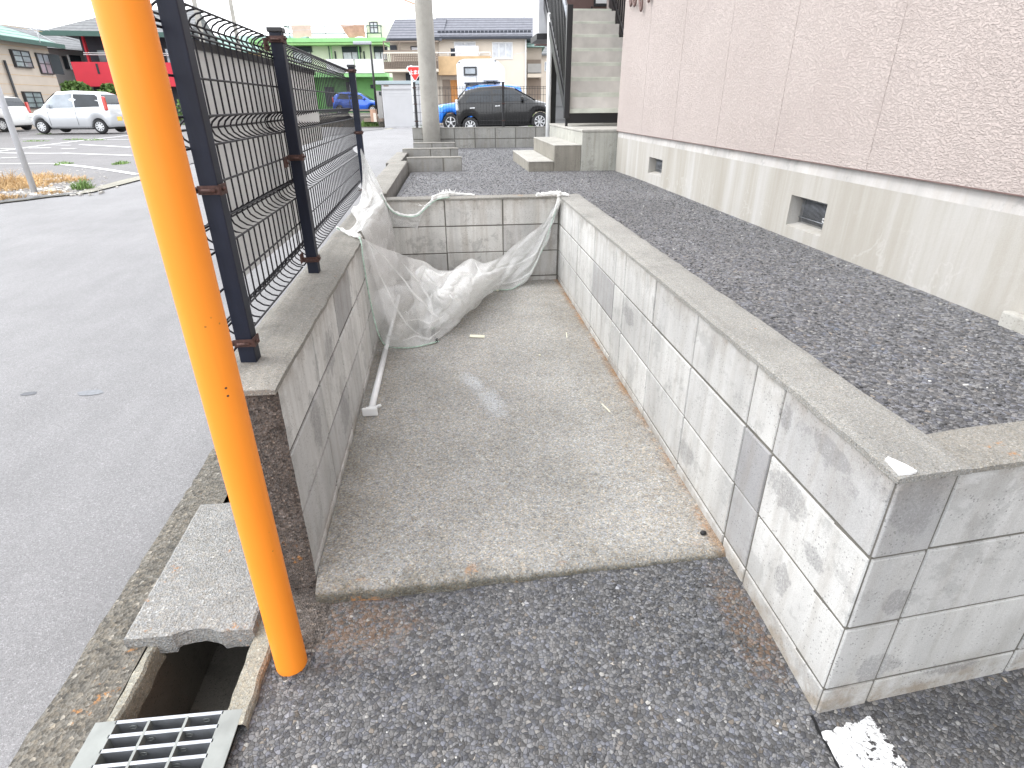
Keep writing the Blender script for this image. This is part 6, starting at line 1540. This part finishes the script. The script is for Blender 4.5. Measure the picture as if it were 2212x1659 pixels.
# camper behind the cars
F = Facade(986, 27.3, 1083, 27.2, 'camper', 'white camper van body with a grey rear window, parked in front of the beige house', 'camper', 262, 0)
F.t['category'] = 'camper'
a = F.uz(987, 170)[0]; b = F.uz(1080, 170)[0]; zt_ = F.uz(1035, 128)[1]; gzz = zroad(F.O.x, F.O.y)
mb = MB(); P_ = [(a+.02, gzz+.55), (b-.02, gzz+.55), (b, zt_-.22), (b-.10, zt_-.06), (b-.32, zt_+.02), (a+.34, zt_+.02), (a+.12, zt_-.04), (a, zt_-.18)]
mb.prism(P_, 1, 0, 3.4); mb.build('body_shell', M['white'], F.t)
F.window(F.rect(1002, 144, 1030, 163), 'glass', 0, .02); F.window(F.rect(1007, 182, 1034, 200), 'glass', 0, .02)
F.box('ladder_rack', 'whitedull', F.rect(1045, 171, 1076, 175), -.25, -.02, ch=.03)
for x in (1052, 1066): F.box('rack_bracket', 'slate', F.rect(x, 175, x+1.5, 181), -.2, -.01)
for x in (990, 1068): F.box('marker_lamp', 'slate', F.rect(x, 134 if x < 1000 else 130.5, x+4, 135.5 if x < 1000 else 132), -.03, 0)
F.box('hatch_seam', 'greywall', F.rect(1029, 165, 1030, 182), -.012, -.001)
for u in (a+.35, b-.35):
    mb = MB(); mb.tube([(u-.09, .9, gzz+.33), (u+.09, .9, gzz+.33)], .33, 18); mb.build('wheel', M['tyre'], F.t)

# stop sign
c = atD(897, 272, 26.3); gz_ = zroad(c.x, c.y); t = thing('stop_sign', 'red inverted triangle stop sign with white Japanese lettering on a white post', 'road sign', (c.x, c.y, gz_), -YAW)
tl, tr_, tb = [(t.matrix_world if 0 else None, p) for p in (0, 1, 2)] if 0 else (0, 0, 0)
i_ = T(t)
p1_ = i_ @ atD(878.3, 144, 26.3); p2_ = i_ @ atD(914.5, 144, 26.3); p3_ = i_ @ atD(896.4, 175.5, 26.3)
zt_ = (p1_.z+p2_.z)/2
mb = MB(); mb.tube([(0, .06, -.2), (0, .06, zt_+.05)], .045, 12); mb.build('post', M['white'], t)
def tri(k, y0, y1, m_, nm):
    cx, cz = (p1_.x+p2_.x)/2, zt_-.27
    pts = []
    for (px_, pz_) in ((p1_.x, zt_), (p2_.x, zt_), (p3_.x, p3_.z)):
        for da in (-.12, .12):
            vx, vz = (px_-cx)*k, (pz_-cz)*k; c_, s__ = math.cos(da), math.sin(da); pts.append((cx+(vx*c_-vz*s__)*.97, cz+(vx*s__+vz*c_)*.97))
    mb = MB(); h_ = sorted(pts, key=lambda q: math.atan2(q[1]-cz, q[0]-cx)); mb.prism(h_, 1, y0, y1); return mb.build(nm, m_, t)
rp('signred', (.75, .02, .015), .03, 1, .4)
tri(1.0, -.006, .0, M['white'], 'sign_border'); sf = tri(.86, -.012, -.0062, M['signred'], 'sign_face')
cu = bpy.data.curves.new('lettering', 'FONT'); cu.body = '止まれ'; cu.size = .17; cu.align_x = 'CENTER'; cu.extrude = .002; cu.offset = .006
to = bpy.data.objects.new('tmp', cu); COL.objects.link(to); bpy.context.view_layer.update()
me = bpy.data.meshes.new_from_object(to.evaluated_get(bpy.context.evaluated_depsgraph_get())); bpy.data.objects.remove(to)
me.materials.clear(); me.materials.append(M['white']); lo = bpy.data.objects.new('lettering', me); COL.objects.link(lo); lo.parent = sf
lo.rotation_euler = (math.pi/2, 0, 0); lo.location = ((p1_.x+p2_.x)/2, -.0155, zt_-.26)
mb = MB(); mb.bbox(((p1_.x+p2_.x)/2+.12, .05, zt_-.72), ((p1_.x+p2_.x)/2+.42, .08, zt_-.42), .02); mb.build('rear_plate', M['whitedull'], t)

# far utility poles, wires, aerials
def tpole(px, D, h_, lab, gear):
    c = atD(px, 262, D); return upole((c.x, c.y, -.1), .17, .11, h_, lab, gear, None)
tpole(474, 40, 12, 'plain concrete utility pole rising behind the fence, nearer the first navy post', False)
tp = tpole(546, 48, 14, 'utility pole with crossarms rising behind the middle of the fence top', True)
def wire(a, b, sag, r=.012, lab='overhead wire crossing the pale sky', group='overhead wires'):
    mb = MB(); P_ = [lerp(a, b, k/16)-Vector((0, 0, sag*4*(k/16)*(1-k/16))) for k in range(17)]
    c = P_[8]; mb.tube([p-c for p in P_], r, 4); o = mb.build('overhead_wire', M['whitedull']); o.location = c; tag(o, lab, 'wire', group); return o
wire(atD(542, 34, 48), atD(1010, -20, 60), .6, .012, 'upper wire running right from the crossarm pole above the green house')
wire(atD(542, 62, 48), atD(905, 20, 46), .5, .012, 'lower wire running right from the crossarm pole')
wire(atD(-40, 64, 45), atD(540, 62, 48), .3, .012, 'near-horizontal wire above the houses on the left')
wire(atD(-40, 5, 40), atD(172, 90, 44), .2, .012, 'wire slanting down to the red balcony house')
wire(atD(-40, -15, 40), atD(120, 92, 36), .2, .010, 'wire slanting down to the beige house on the left')
o = wire(atD(855, -8, 16), atD(905, 12, 14), .0, .022, 'short orange-brown cable sleeve reaching the concrete pole at the top edge'); o.data.materials.clear(); o.data.materials.append(M['rugbrown'])
wire(atD(1000, 104, 38), atD(1137, 111, 38), .3, .012, 'drop wire in front of the beige house')
def aerial(px, py0, py1, D, lab):
    a, b = atD(px, py0, D), atD(px, py1, D); t = thing('tv_aerial', lab, 'aerial', (b.x, b.y, b.z)); h_ = a.z-b.z
    mb = MB(); mb.tube([(0, 0, 0), (0, 0, h_)], .02, 5); mb.build('mast', M['whitedull'], t); mb = MB()
    for k in range(5): mb.tube([(-.5+k*.25, -.25, h_*.9), (-.5+k*.25, .25, h_*.9)], .012, 4)
    mb.tube([(-.6, 0, h_*.9), (.6, 0, h_*.9)], .014, 4); mb.build('elements', M['whitedull'], t)
aerial(1132, 0, 38, 43, 'thin aerial mast on the ridge of the beige house'); aerial(215, 5, 78, 44, 'aerial on the roof of the red balcony house'); aerial(87, 62, 92, 34, 'small aerial on the roof of the beige house at the left')
print('OBJS', len(bpy.data.objects))
